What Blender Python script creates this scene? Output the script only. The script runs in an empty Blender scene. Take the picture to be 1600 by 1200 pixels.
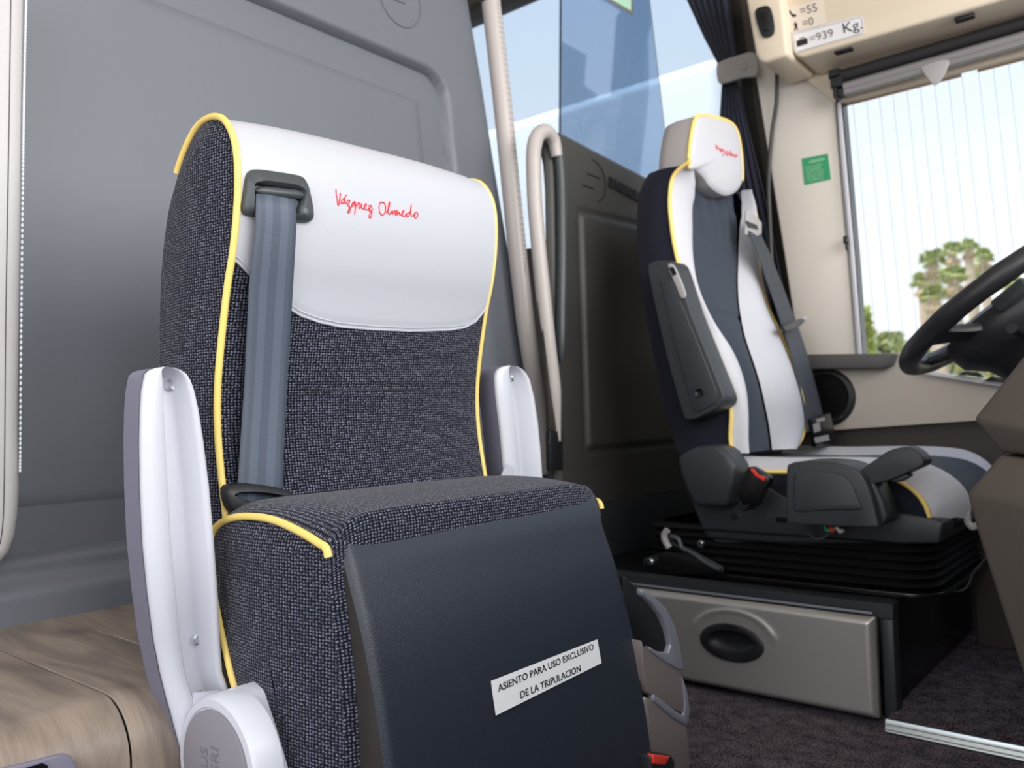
import bpy, bmesh, math, random
from mathutils import Vector, Matrix
random.seed(7)
PI = math.pi
COL = bpy.context.scene.collection

# ------------------------------------------------------------------ camera
CAMP = Vector((0.0, 0.0, 0.56))
FPX = 1305.0
YAW, PITCH, ROLL = math.radians(39.6), math.radians(2.41), math.radians(-1.5)
Fh = Vector((-math.sin(YAW), math.cos(YAW), 0))
Rh = Vector((math.cos(YAW), math.sin(YAW), 0))
FW = (Fh * math.cos(PITCH) + Vector((0, 0, math.sin(PITCH)))).normalized()
UP0 = Rh.cross(FW).normalized()
RT = (Rh * math.cos(ROLL) + UP0 * math.sin(ROLL)).normalized()
UP = RT.cross(FW).normalized()
cam = bpy.data.cameras.new('camera')
camo = bpy.data.objects.new('camera', cam); COL.objects.link(camo)
camo.matrix_world = Matrix.Translation(CAMP) @ Matrix((RT, UP, -FW)).transposed().to_4x4()
cam.sensor_width = 36.0; cam.lens = FPX / 1600 * 36.0
cam.clip_start = 0.02; cam.clip_end = 500
cam.dof.use_dof = True; cam.dof.focus_distance = 0.95; cam.dof.aperture_fstop = 6.3
bpy.context.scene.camera = camo

# ------------------------------------------------------------------ world, lights, exposure
sc = bpy.context.scene
sc.view_settings.view_transform = 'Standard'; sc.view_settings.look = 'None'
sc.view_settings.gamma = 1; sc.view_settings.use_curve_mapping = False
sc.view_settings.exposure = 0.0
w = bpy.data.worlds.new('world'); sc.world = w; w.use_nodes = True
wn = w.node_tree.nodes; wl = w.node_tree.links; wn.clear()
wo = wn.new('ShaderNodeOutputWorld'); wb = wn.new('ShaderNodeBackground')
wt = wn.new('ShaderNodeTexCoord'); ws = wn.new('ShaderNodeSeparateXYZ'); wr = wn.new('ShaderNodeValToRGB')
wl.new(wt.outputs['Generated'], ws.inputs[0]); wl.new(ws.outputs['Z'], wr.inputs[0])
wr.color_ramp.elements[0].position = 0.0; wr.color_ramp.elements[0].color = (1.0, 1.0, 1.0, 1)
wr.color_ramp.elements[1].position = 1.0; wr.color_ramp.elements[1].color = (0.42, 0.60, 0.92, 1)
e_ = wr.color_ramp.elements.new(0.22); e_.color = (0.93, 0.97, 1.0, 1)
e_ = wr.color_ramp.elements.new(0.50); e_.color = (0.72, 0.85, 1.0, 1)
wl.new(wr.outputs[0], wb.inputs[0]); wb.inputs[1].default_value = 1.15
wl.new(wb.outputs[0], wo.inputs[0])

def area(name, loc, target, sx, sy, power, color):
    l = bpy.data.lights.new(name, 'AREA'); l.shape = 'RECTANGLE'; l.size = sx; l.size_y = sy
    l.energy = power; l.color = color
    o = bpy.data.objects.new(name, l); COL.objects.link(o); o.location = loc
    o.rotation_euler = (Vector(target) - Vector(loc)).to_track_quat('-Z', 'Y').to_euler()
    return o
area('windshield_daylight', (1.75, 0.7, 1.5), (-0.9, 1.1, 0.9), 2.6, 1.5, 85, (1.0, 0.985, 0.96))
area('door_daylight', (-0.2, -1.1, 1.2), (-0.8, 0.9, 0.6), 1.2, 1.6, 16, (1.0, 0.97, 0.93))
sun = bpy.data.lights.new('sun', 'SUN'); sun.energy = 5.0; sun.angle = math.radians(1.0); sun.color = (1, 0.95, 0.86)
suno = bpy.data.objects.new('sun', sun); COL.objects.link(suno)
suno.rotation_euler = Vector((0.2, 0.35, -0.9)).to_track_quat('-Z', 'Y').to_euler()

# ------------------------------------------------------------------ helpers
def ray(u, v):
    return FW + RT * ((u - 800) / FPX) - UP * ((v - 600) / FPX)
def at(u, v, X=None, Y=None, Z=None, plane=None):
    """world point of the real plane X/Y/Z = const (or point+normal) that the photo shows at u, v"""
    d = ray(u, v)
    if X is not None: t = (X - CAMP.x) / d.x
    elif Y is not None: t = (Y - CAMP.y) / d.y
    elif Z is not None: t = (Z - CAMP.z) / d.z
    else: t = (plane[0] - CAMP).dot(plane[1]) / d.dot(plane[1])
    return CAMP + d * t

def mat(name, color, rough=0.5, metal=0.0, spec=0.5, bump=0.0, bscale=400.0, var=0.0, vscale=8.0, sheen=0.0, coat=0.0):
    m = bpy.data.materials.new(name); m.use_nodes = True
    n = m.node_tree.nodes; l = m.node_tree.links; b = n['Principled BSDF']
    b.inputs['Base Color'].default_value = (*color, 1); b.inputs['Roughness'].default_value = rough
    b.inputs['Metallic'].default_value = metal; b.inputs['Specular IOR Level'].default_value = spec
    b.inputs['Sheen Weight'].default_value = sheen; b.inputs['Coat Weight'].default_value = coat
    tc = n.new('ShaderNodeTexCoord')
    if var > 0:
        t = n.new('ShaderNodeTexNoise'); t.inputs['Scale'].default_value = vscale; t.inputs['Detail'].default_value = 5
        l.new(tc.outputs['Object'], t.inputs['Vector'])
        mx = n.new('ShaderNodeMix'); mx.data_type = 'RGBA'
        mx.inputs[6].default_value = (*[c * (1 - var) for c in color], 1); mx.inputs[7].default_value = (*[min(1, c * (1 + var)) for c in color], 1)
        l.new(t.outputs['Fac'], mx.inputs[0]); l.new(mx.outputs[2], b.inputs['Base Color'])
    if bump > 0:
        t = n.new('ShaderNodeTexNoise'); t.inputs['Scale'].default_value = bscale; t.inputs['Detail'].default_value = 3
        l.new(tc.outputs['Object'], t.inputs['Vector'])
        bp = n.new('ShaderNodeBump'); bp.inputs['Strength'].default_value = bump; bp.inputs['Distance'].default_value = 0.001
        l.new(t.outputs['Fac'], bp.inputs['Height']); l.new(bp.outputs[0], b.inputs['Normal'])
    return m

def fabric(name, base, fleck, scale, size=0.42, stretch=(1, 1.25, 1)):
    m = bpy.data.materials.new(name); m.use_nodes = True
    n = m.node_tree.nodes; l = m.node_tree.links; b = n['Principled BSDF']
    b.inputs['Roughness'].default_value = 0.9; b.inputs['Specular IOR Level'].default_value = 0.15
    b.inputs['Sheen Weight'].default_value = 0.12
    uv = n.new('ShaderNodeUVMap'); mp = n.new('ShaderNodeMapping'); mp.inputs['Scale'].default_value = stretch
    l.new(uv.outputs[0], mp.inputs[0])
    vo = n.new('ShaderNodeTexVoronoi'); vo.voronoi_dimensions = '2D'; vo.inputs['Scale'].default_value = scale
    vo.inputs['Randomness'].default_value = 0.3; l.new(mp.outputs[0], vo.inputs['Vector'])
    r = n.new('ShaderNodeValToRGB'); r.color_ramp.elements[0].position = size * 0.35; r.color_ramp.elements[0].color = (1, 1, 1, 1)
    r.color_ramp.elements[1].position = size; r.color_ramp.elements[1].color = (0, 0, 0, 1)
    l.new(vo.outputs['Distance'], r.inputs[0])
    sp = n.new('ShaderNodeSeparateColor'); l.new(vo.outputs['Color'], sp.inputs[0])
    mul = n.new('ShaderNodeMath'); mul.operation = 'MULTIPLY'
    ad = n.new('ShaderNodeMath'); ad.operation = 'MULTIPLY_ADD'; ad.inputs[1].default_value = 0.7; ad.inputs[2].default_value = 0.3
    l.new(sp.outputs[0], ad.inputs[0]); l.new(ad.outputs[0], mul.inputs[0]); l.new(r.outputs[0], mul.inputs[1])
    mx = n.new('ShaderNodeMix'); mx.data_type = 'RGBA'; mx.inputs[6].default_value = (*base, 1); mx.inputs[7].default_value = (*fleck, 1)
    l.new(mul.outputs[0], mx.inputs[0]); l.new(mx.outputs[2], b.inputs['Base Color'])
    bp = n.new('ShaderNodeBump'); bp.inputs['Strength'].default_value = 0.5; bp.inputs['Distance'].default_value = 0.0008
    l.new(r.outputs[0], bp.inputs['Height']); l.new(bp.outputs[0], b.inputs['Normal'])
    return m

M = {}
M['weave'] = fabric('weave_navy', (0.0055, 0.0065, 0.013), (0.27, 0.28, 0.38), 235, 0.40)
M['weave2'] = fabric('weave_navy_seat', (0.010, 0.014, 0.026), (0.045, 0.055, 0.09), 420, 0.5)
M['plush'] = fabric('plush_charcoal', (0.032, 0.042, 0.062), (0.075, 0.09, 0.125), 420, 0.55)
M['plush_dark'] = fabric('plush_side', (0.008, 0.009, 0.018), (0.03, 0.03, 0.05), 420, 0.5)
M['leather'] = mat('leather_pale_grey', (0.54, 0.55, 0.605), 0.42, bump=0.12, bscale=700)
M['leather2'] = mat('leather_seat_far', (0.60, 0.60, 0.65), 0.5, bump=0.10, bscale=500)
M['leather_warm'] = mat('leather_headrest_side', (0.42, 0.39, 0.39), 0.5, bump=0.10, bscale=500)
M['piping'] = mat('piping_yellow', (1.0, 0.74, 0.20), 0.45)
M['stitch'] = mat('thread_pale', (0.72, 0.76, 0.82), 0.7)
M['hole'] = mat('perforation', (0.10, 0.09, 0.09), 0.8)
M['red'] = mat('red_print', (0.85, 0.02, 0.03), 0.5)
M['red_plastic'] = mat('red_plastic', (0.80, 0.05, 0.03), 0.35)
M['panel_grey'] = mat('partition_grey', (0.162, 0.176, 0.205), 0.42, bump=0.25, bscale=900, var=0.05, vscale=2)
M['panel_dark'] = mat('partition_charcoal', (0.058, 0.056, 0.052), 0.48, bump=0.2, bscale=700)
M['pan'] = mat('pan_shell_plastic', (0.019, 0.025, 0.037), 0.38, bump=0.35, bscale=650)
M['pan_warm_reflect'] = mat('pan_shell_warm_reflection', (0.040, 0.034, 0.032), 0.45, bump=0.35, bscale=650)  # same pan plastic, warm reflection on its left side put into the colour
M['black'] = mat('black_plastic', (0.012, 0.013, 0.016), 0.45, bump=0.1, bscale=600)
M['blackg'] = mat('black_gloss', (0.006, 0.006, 0.007), 0.25)
M['bezel'] = mat('bezel_grey_plastic', (0.055, 0.065, 0.07), 0.38, bump=0.1, bscale=900)
M['seat_plastic'] = mat('seat_plastic_charcoal', (0.030, 0.034, 0.040), 0.45, bump=0.15, bscale=600)
M['shell'] = mat('armrest_shell_white', (0.70, 0.71, 0.78), 0.35)
M['shell_side'] = mat('shell_edge_grey', (0.22, 0.21, 0.28), 0.5)
M['disc'] = mat('hinge_cap_grey', (0.30, 0.28, 0.32), 0.5)
M['chrome'] = mat('bright_metal', (0.75, 0.78, 0.80), 0.25, metal=1.0)
M['alu'] = mat('aluminium_trim', (0.72, 0.78, 0.80), 0.35, metal=0.9)
M['silver'] = mat('silver_paint', (0.52, 0.50, 0.48), 0.36, metal=0.6, bump=0.04, bscale=900)
M['bronze'] = mat('satin_bronze_shell', (0.25, 0.21, 0.20), 0.38, metal=0.35)
M['bronze_rim'] = mat('satin_grey_rim', (0.26, 0.27, 0.32), 0.35, metal=0.3)
M['cream'] = mat('cream_panel', (0.80, 0.69, 0.54), 0.5, bump=0.08, bscale=500)
M['pillar'] = mat('pillar_light_cream', (0.76, 0.70, 0.63), 0.5, bump=0.05, bscale=500)
M['door_cream'] = mat('side_panel_taupe', (0.56, 0.50, 0.44), 0.55, bump=0.05, bscale=500)
M['brown'] = mat('dark_brown_trim', (0.045, 0.035, 0.028), 0.55)
M['brown_low'] = mat('lower_side_brown', (0.060, 0.046, 0.042), 0.6)
M['taupe'] = mat('dashboard_taupe', (0.100, 0.080, 0.066), 0.55, bump=0.15, bscale=600)
M['ledge'] = mat('ledge_grey', (0.09, 0.085, 0.085), 0.5)
M['curtain'] = mat('navy_curtain', (0.008, 0.011, 0.032), 0.85, sheen=0.2)
M['strap'] = mat('curtain_strap', (0.33, 0.30, 0.28), 0.6)
M['post'] = mat('post_leather', (0.60, 0.58, 0.58), 0.5, bump=0.1, bscale=500)
M['tube'] = mat('handrail_leather', (0.55, 0.50, 0.48), 0.36, bump=0.05, bscale=500)
M['tube_cap'] = mat('handrail_grey', (0.20, 0.19, 0.17), 0.35, metal=0.2)
M['wheel'] = mat('steering_leather', (0.018, 0.018, 0.021), 0.42, bump=0.15, bscale=700)
M['rubber'] = mat('bellows_rubber', (0.014, 0.014, 0.015), 0.35)
M['blind_black'] = mat('blind_fabric_roll', (0.02, 0.018, 0.02), 0.7)
M['rail'] = mat('blind_rail_grey', (0.34, 0.32, 0.32), 0.35, metal=0.4)
M['tab'] = mat('blind_tab_grey', (0.42, 0.40, 0.40), 0.5)
M['wire'] = mat('heating_wire', (0.35, 0.42, 0.50), 0.5)
M['busbar'] = mat('bus_bar_brown', (0.36, 0.25, 0.17), 0.6)
M['white'] = mat('sticker_white', (0.82, 0.82, 0.84), 0.4)
M['cream_sticker'] = mat('sticker_cream', (0.80, 0.72, 0.62), 0.4)
M['ink'] = mat('ink_black', (0.012, 0.012, 0.014), 0.5)
M['ink_grey'] = mat('ink_grey', (0.16, 0.12, 0.10), 0.5)
M['green'] = mat('sticker_green', (0.035, 0.36, 0.15), 0.5)
M['green_text'] = mat('sticker_pale_text', (0.45, 0.72, 0.52), 0.5)
M['cone'] = mat('speaker_cone', (0.012, 0.013, 0.014), 0.6)
M['cable'] = mat('corrugated_conduit', (0.05, 0.048, 0.045), 0.5)
M['carpet_green'] = None

def glass(name, tint, refl=0.08):
    m = bpy.data.materials.new(name); m.use_nodes = True
    n = m.node_tree.nodes; l = m.node_tree.links; n.clear()
    o = n.new('ShaderNodeOutputMaterial'); tr = n.new('ShaderNodeBsdfTransparent'); gl = n.new('ShaderNodeBsdfGlossy')
    gl.inputs['Roughness'].default_value = 0.01; tr.inputs[0].default_value = (*tint, 1)
    fr = n.new('ShaderNodeLayerWeight'); fr.inputs['Blend'].default_value = 0.5
    pw = n.new('ShaderNodeMath'); pw.operation = 'POWER'; pw.inputs[1].default_value = 4.0; l.new(fr.outputs['Facing'], pw.inputs[0])
    mm = n.new('ShaderNodeMath'); mm.operation = 'MULTIPLY_ADD'; mm.inputs[1].default_value = 0.5; mm.inputs[2].default_value = refl
    l.new(pw.outputs[0], mm.inputs[0])
    mx = n.new('ShaderNodeMixShader'); l.new(mm.outputs[0], mx.inputs[0]); l.new(tr.outputs[0], mx.inputs[1]); l.new(gl.outputs[0], mx.inputs[2])
    l.new(mx.outputs[0], o.inputs[0])
    return m
M['glass_clear'] = glass('glass_clear', (0.97, 0.985, 1.0), 0.02)
M['glass_tint'] = glass('glass_tinted', (0.84, 0.88, 0.92), 0.03)
M['glass_divider'] = glass('glass_divider', (0.60, 0.69, 0.80), 0.14)

def wood():
    m = bpy.data.materials.new('oak_vinyl'); m.use_nodes = True
    n = m.node_tree.nodes; l = m.node_tree.links; b = n['Principled BSDF']; b.inputs['Roughness'].default_value = 0.42
    uv = n.new('ShaderNodeUVMap'); mp = n.new('ShaderNodeMapping'); mp.inputs['Scale'].default_value = (2.2, 11, 1)
    oi = n.new('ShaderNodeObjectInfo'); ml = n.new('ShaderNodeMath'); ml.operation = 'MULTIPLY'; ml.inputs[1].default_value = 37.0
    l.new(oi.outputs['Random'], ml.inputs[0]); cb = n.new('ShaderNodeCombineXYZ'); l.new(ml.outputs[0], cb.inputs[0]); l.new(ml.outputs[0], cb.inputs[1])
    l.new(cb.outputs[0], mp.inputs['Location'])
    l.new(uv.outputs[0], mp.inputs[0])
    nz = n.new('ShaderNodeTexNoise'); nz.inputs['Scale'].default_value = 1.6; nz.inputs['Detail'].default_value = 6; nz.inputs['Distortion'].default_value = 1.6
    l.new(mp.outputs[0], nz.inputs['Vector'])
    mp2 = n.new('ShaderNodeMapping'); mp2.inputs['Scale'].default_value = (22, 700, 1); l.new(uv.outputs[0], mp2.inputs[0])
    n2 = n.new('ShaderNodeTexNoise'); n2.inputs['Scale'].default_value = 1.0; n2.inputs['Detail'].default_value = 4; l.new(mp2.outputs[0], n2.inputs['Vector'])
    r = n.new('ShaderNodeValToRGB')
    r.color_ramp.elements[0].position = 0.34; r.color_ramp.elements[0].color = (0.20, 0.16, 0.135, 1)
    r.color_ramp.elements[1].position = 0.66; r.color_ramp.elements[1].color = (0.40, 0.32, 0.255, 1)
    l.new(nz.outputs['Fac'], r.inputs[0])
    mx = n.new('ShaderNodeMix'); mx.data_type = 'RGBA'; mx.blend_type = 'MULTIPLY'; mx.inputs[0].default_value = 0.5
    r2 = n.new('ShaderNodeValToRGB'); r2.color_ramp.elements[0].position = 0.35; r2.color_ramp.elements[0].color = (0.72, 0.69, 0.66, 1)
    r2.color_ramp.elements[1].position = 0.6; r2.color_ramp.elements[1].color = (1, 1, 1, 1)
    l.new(n2.outputs['Fac'], r2.inputs[0]); l.new(r.outputs[0], mx.inputs[6]); l.new(r2.outputs[0], mx.inputs[7]); l.new(mx.outputs[2], b.inputs['Base Color'])
    bp = n.new('ShaderNodeBump'); bp.inputs['Strength'].default_value = 0.15; bp.inputs['Distance'].default_value = 0.0005
    l.new(n2.outputs['Fac'], bp.inputs['Height']); l.new(bp.outputs[0], b.inputs['Normal'])
    return m
M['wood'] = wood()

def carpet():
    m = bpy.data.materials.new('carpet_dark'); m.use_nodes = True
    n = m.node_tree.nodes; l = m.node_tree.links; b = n['Principled BSDF']; b.inputs['Roughness'].default_value = 0.95
    b.inputs['Specular IOR Level'].default_value = 0.1
    tc = n.new('ShaderNodeTexCoord')
    a = n.new('ShaderNodeTexNoise'); a.inputs['Scale'].default_value = 260; a.inputs['Detail'].default_value = 3; l.new(tc.outputs['Object'], a.inputs[0])
    c = n.new('ShaderNodeTexNoise'); c.inputs['Scale'].default_value = 35; c.inputs['Detail'].default_value = 4; l.new(tc.outputs['Object'], c.inputs[0])
    ad = n.new('ShaderNodeMath'); ad.operation = 'MULTIPLY_ADD'; ad.inputs[1].default_value = 0.4; l.new(c.outputs['Fac'], ad.inputs[0]); l.new(a.outputs['Fac'], ad.inputs[2])
    r = n.new('ShaderNodeValToRGB'); r.color_ramp.elements[0].position = 0.55; r.color_ramp.elements[0].color = (0.016, 0.012, 0.018, 1)
    r.color_ramp.elements[1].position = 0.9; r.color_ramp.elements[1].color = (0.20, 0.165, 0.19, 1)
    l.new(ad.outputs[0], r.inputs[0]); l.new(r.outputs[0], b.inputs['Base Color'])
    bp = n.new('ShaderNodeBump'); bp.inputs['Strength'].default_value = 0.8; bp.inputs['Distance'].default_value = 0.003
    l.new(a.outputs['Fac'], bp.inputs['Height']); l.new(bp.outputs[0], b.inputs['Normal'])
    return m
M['carpet'] = carpet()

def webbing(name, c1, c2):
    m = bpy.data.materials.new(name); m.use_nodes = True
    n = m.node_tree.nodes; l = m.node_tree.links; b = n['Principled BSDF']; b.inputs['Roughness'].default_value = 0.5
    uv = n.new('ShaderNodeUVMap'); sp = n.new('ShaderNodeSeparateXYZ'); l.new(uv.outputs[0], sp.inputs[0])
    r = n.new('ShaderNodeValToRGB'); r.color_ramp.interpolation = 'CONSTANT'
    els = r.color_ramp.elements; els[0].position = 0; els[0].color = (*c1, 1); els[1].position = 0.22; els[1].color = (*c2, 1)
    for p, c in ((0.40, c1), (0.60, c2), (0.80, c1)):
        e = els.new(p); e.color = (*c, 1)
    l.new(sp.outputs[0], r.inputs[0])
    wv = n.new('ShaderNodeTexWave'); wv.bands_direction = 'Y'; wv.inputs['Scale'].default_value = 220; l.new(uv.outputs[0], wv.inputs[0])
    bp = n.new('ShaderNodeBump'); bp.inputs['Strength'].default_value = 0.3; bp.inputs['Distance'].default_value = 0.0004
    l.new(wv.outputs['Fac'], bp.inputs['Height']); l.new(bp.outputs[0], b.inputs['Normal']); l.new(r.outputs[0], b.inputs['Base Color'])
    return m
M['belt'] = webbing('webbing_blue_grey', (0.085, 0.105, 0.145), (0.115, 0.14, 0.185))
M['belt_dark'] = webbing('webbing_dark', (0.030, 0.038, 0.052), (0.036, 0.045, 0.06))

def tagp(o, label=None, cat=None, group=None, kind=None):
    if label: o['label'] = label
    if cat: o['category'] = cat
    if group: o['group'] = group
    if kind: o['kind'] = kind
    return o
def thing(name, loc, label, cat, group=None):
    o = bpy.data.objects.new(name, None); COL.objects.link(o); o.location = loc; o.empty_display_size = 0.05
    tagp(o, label, cat, group); o['_b'] = 1
    return o
def root(o):
    while o.parent: o = o.parent
    return o
def mk(name, verts, faces, m, parent=None, uv=None, smooth=True, sharp=45, kind=None, label=None):
    base = root(parent).location.copy() if parent else Vector((0, 0, 0))
    me = bpy.data.meshes.new(name)
    me.from_pydata([tuple(Vector(v) - base) for v in verts], [], faces)
    me.update()
    ul = me.uv_layers.new(name='UVMap')
    for p in me.polygons:
        n = p.normal; ax = max(range(3), key=lambda i: abs(n[i]))
        for li in p.loop_indices:
            vi = me.loops[li].vertex_index
            if uv: ul.data[li].uv = uv[vi]
            else:
                c = Vector(verts[vi]); ul.data[li].uv = ((c.y, c.z), (c.x, c.z), (c.x, c.y))[ax]
    if smooth:
        me.polygons.foreach_set('use_smooth', [True] * len(me.polygons))
        if sharp: me.set_sharp_from_angle(angle=math.radians(sharp))
    me.materials.append(m)
    o = bpy.data.objects.new(name, me); COL.objects.link(o)
    if parent: o.parent = parent
    if kind: o['kind'] = kind
    if label: o['label'] = label
    return o
def mkbm(name, bm, m, parent=None, **k):
    bmesh.ops.recalc_face_normals(bm, faces=bm.faces)
    bm.verts.index_update()
    vs = [v.co.copy() for v in bm.verts]; fs = [[v.index for v in f.verts] for f in bm.faces]; bm.free()
    return mk(name, vs, fs, m, parent, **k)
def bevel(bm, r, seg=3, ang=35):
    if r <= 0: return
    es = [e for e in bm.edges if len(e.link_faces) == 2 and e.calc_face_angle(0) > math.radians(ang)]
    bmesh.ops.bevel(bm, geom=es, offset=r, segments=seg, profile=0.5, affect='EDGES', clamp_overlap=True)
def bm_slab(bm, pts, vec):
    a = [bm.verts.new(p) for p in pts]; b = [bm.verts.new(Vector(p) + Vector(vec)) for p in pts]
    bm.faces.new(a); bm.faces.new(b[::-1]); n = len(pts)
    for i in range(n): bm.faces.new((a[i], b[i], b[(i + 1) % n], a[(i + 1) % n]))
def slab(name, pts, vec, m, parent=None, r=0.0, seg=3, **k):
    bm = bmesh.new(); bm_slab(bm, pts, vec); bmesh.ops.recalc_face_normals(bm, faces=bm.faces); bevel(bm, r, seg)
    return mkbm(name, bm, m, parent, **k)
def bm_box(bm, a, b):
    x0, y0, z0 = a; x1, y1, z1 = b
    bm_slab(bm, [Vector((x0, y0, z0)), Vector((x1, y0, z0)), Vector((x1, y1, z0)), Vector((x0, y1, z0))], (0, 0, z1 - z0))
def box(name, a, b, m, parent=None, r=0.0, seg=2, **k):
    bm = bmesh.new(); bm_box(bm, a, b); bmesh.ops.recalc_face_normals(bm, faces=bm.faces); bevel(bm, r, seg)
    return mkbm(name, bm, m, parent, **k)
def cat(pts, n=8, closed=False):
    """Catmull-Rom resampling"""
    P = [Vector(p) for p in pts]; out = []; N = len(P)
    for i in range(N if closed else N - 1):
        if closed: a, b, c, d = P[(i - 1) % N], P[i], P[(i + 1) % N], P[(i + 2) % N]
        else: a, b, c, d = P[max(i - 1, 0)], P[i], P[i + 1], P[min(i + 2, N - 1)]
        for k in range(n):
            t = k / n
            out.append(0.5 * ((2 * b) + (c - a) * t + (2 * a - 5 * b + 4 * c - d) * t * t + (3 * b - a - 3 * c + d) * t ** 3))
    if not closed: out.append(P[-1])
    return out
def tube_data(path, r, seg=10, closed=False, flat=1.0):
    P = [Vector(p) for p in path]; N = len(P); vs = []; fs = []
    rr = r if isinstance(r, (list, tuple)) else [r] * N
    nrm = None
    for i in range(N):
        if closed: t = (P[(i + 1) % N] - P[i - 1])
        else: t = P[min(i + 1, N - 1)] - P[max(i - 1, 0)]
        t = t.normalized()
        if nrm is None:
            nrm = t.orthogonal().normalized()
        nrm = (nrm - t * nrm.dot(t)).normalized(); b = t.cross(nrm)
        for k in range(seg):
            a = 2 * PI * k / seg
            vs.append(P[i] + (nrm * math.cos(a) + b * math.sin(a) * flat) * rr[i])
    for i in range(N if closed else N - 1):
        j = (i + 1) % N
        for k in range(seg):
            k2 = (k + 1) % seg
            fs.append((i * seg + k, i * seg + k2, j * seg + k2, j * seg + k))
    if not closed:
        fs.append(tuple(range(seg))[::-1]); fs.append(tuple((N - 1) * seg + k for k in range(seg)))
    return vs, fs
def tube(name, path, r, m, parent=None, seg=10, closed=False, n=0, **k):
    if n: path = cat(path, n, closed)
    vs, fs = tube_data(path, r, seg, closed)
    return mk(name, vs, fs, m, parent, **k)
def tubes(name, paths, r, m, parent=None, seg=6, n=0, **k):
    V = []; Fc = []
    for p in paths:
        if n: p = cat(p, n)
        vs, fs = tube_data(p, r, seg); o = len(V); V += vs; Fc += [tuple(i + o for i in f) for f in fs]
    return mk(name, V, Fc, m, parent, **k)
def lathe(name, prof, c, axis, m, parent=None, seg=40, sx=1.0, upv=(0, 0, 1), **k):
    """prof: list of (radius, height along axis)"""
    ax = Vector(axis).normalized(); a = Vector(upv); a = (a - ax * a.dot(ax)).normalized(); b = ax.cross(a)
    c = Vector(c); vs = []; fs = []
    for (r, h) in prof:
        for s in range(seg):
            t = 2 * PI * s / seg; vs.append(c + ax * h + a * (math.cos(t) * r) + b * (math.sin(t) * r * sx))
    for i in range(len(prof) - 1):
        for s in range(seg):
            s2 = (s + 1) % seg; fs.append((i * seg + s, i * seg + s2, (i + 1) * seg + s2, (i + 1) * seg + s))
    fs.append(tuple(range(seg))[::-1]); fs.append(tuple((len(prof) - 1) * seg + s for s in range(seg)))
    return mk(name, vs, fs, m, parent, **k)
def grid(name, rows, m, parent=None, uv=None, closed_u=False, **k):
    R = len(rows); C = len(rows[0]); vs = [p for r in rows for p in r]; fs = []
    for i in range(R - 1):
        for j in range(C if closed_u else C - 1):
            j2 = (j + 1) % C; fs.append((i * C + j, i * C + j2, (i + 1) * C + j2, (i + 1) * C + j))
    uvs = [q for r in uv for q in r] if uv else None
    return mk(name, vs, fs, m, parent, uv=uvs, **k)
def solidify(o, t, off=-1):
    md = o.modifiers.new('solid', 'SOLIDIFY'); md.thickness = t; md.offset = off; return o
def text(name, s, origin, xd, yd, size, m, parent=None, depth=0.0004, sx=1.0, bold=0.0, align='LEFT', shear=0.0, kind=None):
    cu = bpy.data.curves.new(name, 'FONT'); cu.body = s; cu.size = 1.0; cu.extrude = 0.0; cu.offset = bold; cu.align_x = align; cu.resolution_u = 3
    cu.shear = shear
    to = bpy.data.objects.new(name, cu); COL.objects.link(to)
    dg = bpy.context.evaluated_depsgraph_get(); dg.update()
    me = bpy.data.meshes.new_from_object(to.evaluated_get(dg)); bpy.data.objects.remove(to)
    xd = Vector(xd).normalized(); yd = Vector(yd).normalized(); zd = xd.cross(yd).normalized(); origin = Vector(origin)
    vs = [origin + xd * (v.co.x * size * sx) + yd * (v.co.y * size) + zd * depth for v in me.vertices]
    fs = [tuple(p.vertices) for p in me.polygons]; bpy.data.meshes.remove(me)
    return mk(name, vs, fs, m, parent, smooth=False, kind=kind)
def interp(tab, x):
    if x <= tab[0][0]: return tab[0][1]
    for (a, fa), (b, fb) in zip(tab, tab[1:]):
        if x <= b: return fa + (fb - fa) * (x - a) / (b - a)
    return tab[-1][1]
def ss(x):
    x = max(0, min(1, x)); return x * x * (3 - 2 * x)

# ================================================================== SETTING
YW = 2.35          # inner face of the driver-side wall
# ---- floor
fl = mk('floor', [(-6, -1.3, 0), (2.4, -1.3, 0), (2.4, 2.6, 0), (-6, 2.6, 0), (-6, -1.3, -.1), (2.4, -1.3, -.1), (2.4, 2.6, -.1), (-6, 2.6, -.1)],
        [(0, 1, 2, 3), (7, 6, 5, 4), (0, 4, 5, 1), (1, 5, 6, 2), (2, 6, 7, 3), (3, 7, 4, 0)], M['carpet'], smooth=False, kind='structure')
# raised carpet behind the aluminium step edge
p1 = at(1385, 1125, Z=0.02); p2 = at(1640, 1177, Z=0.02)
q1 = at(1475, 1005, Z=0.02)
slab('floor_step', [p1, p2, Vector((p2.x + .3, YW, 0.02)), Vector((q1.x - .03, YW, 0.02)), q1], (0, 0, -0.02), M['carpet'], r=0.0, kind='structure')
e1 = at(1385, 1138, Z=0.002); e2 = at(1640, 1195, Z=0.002)
tr = thing('step_edge_trim', (e1 + e2) / 2, 'ribbed aluminium strip edging the carpeted step at lower right', 'trim')
dirn = (p2 - p1).normalized(); up = Vector((0, 0, 1)); nrm = dirn.cross(up).normalized()
slab('nosing', [p1 + up * .003, p1 + nrm * .004 + up * .003, p1 + nrm * .006 + up * -.001, p1 + nrm * .009 - up * .017, p1 - up * .017], p2 - p1, M['alu'], tr, r=0.0, smooth=False)
tubes('rib', [[p1 + nrm * .0068 - up * .004, p2 + nrm * .0068 - up * .004], [p1 + nrm * .0085 - up * .012, p2 + nrm * .0085 - up * .012]], 0.0016, M['alu'], tr)

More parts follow.
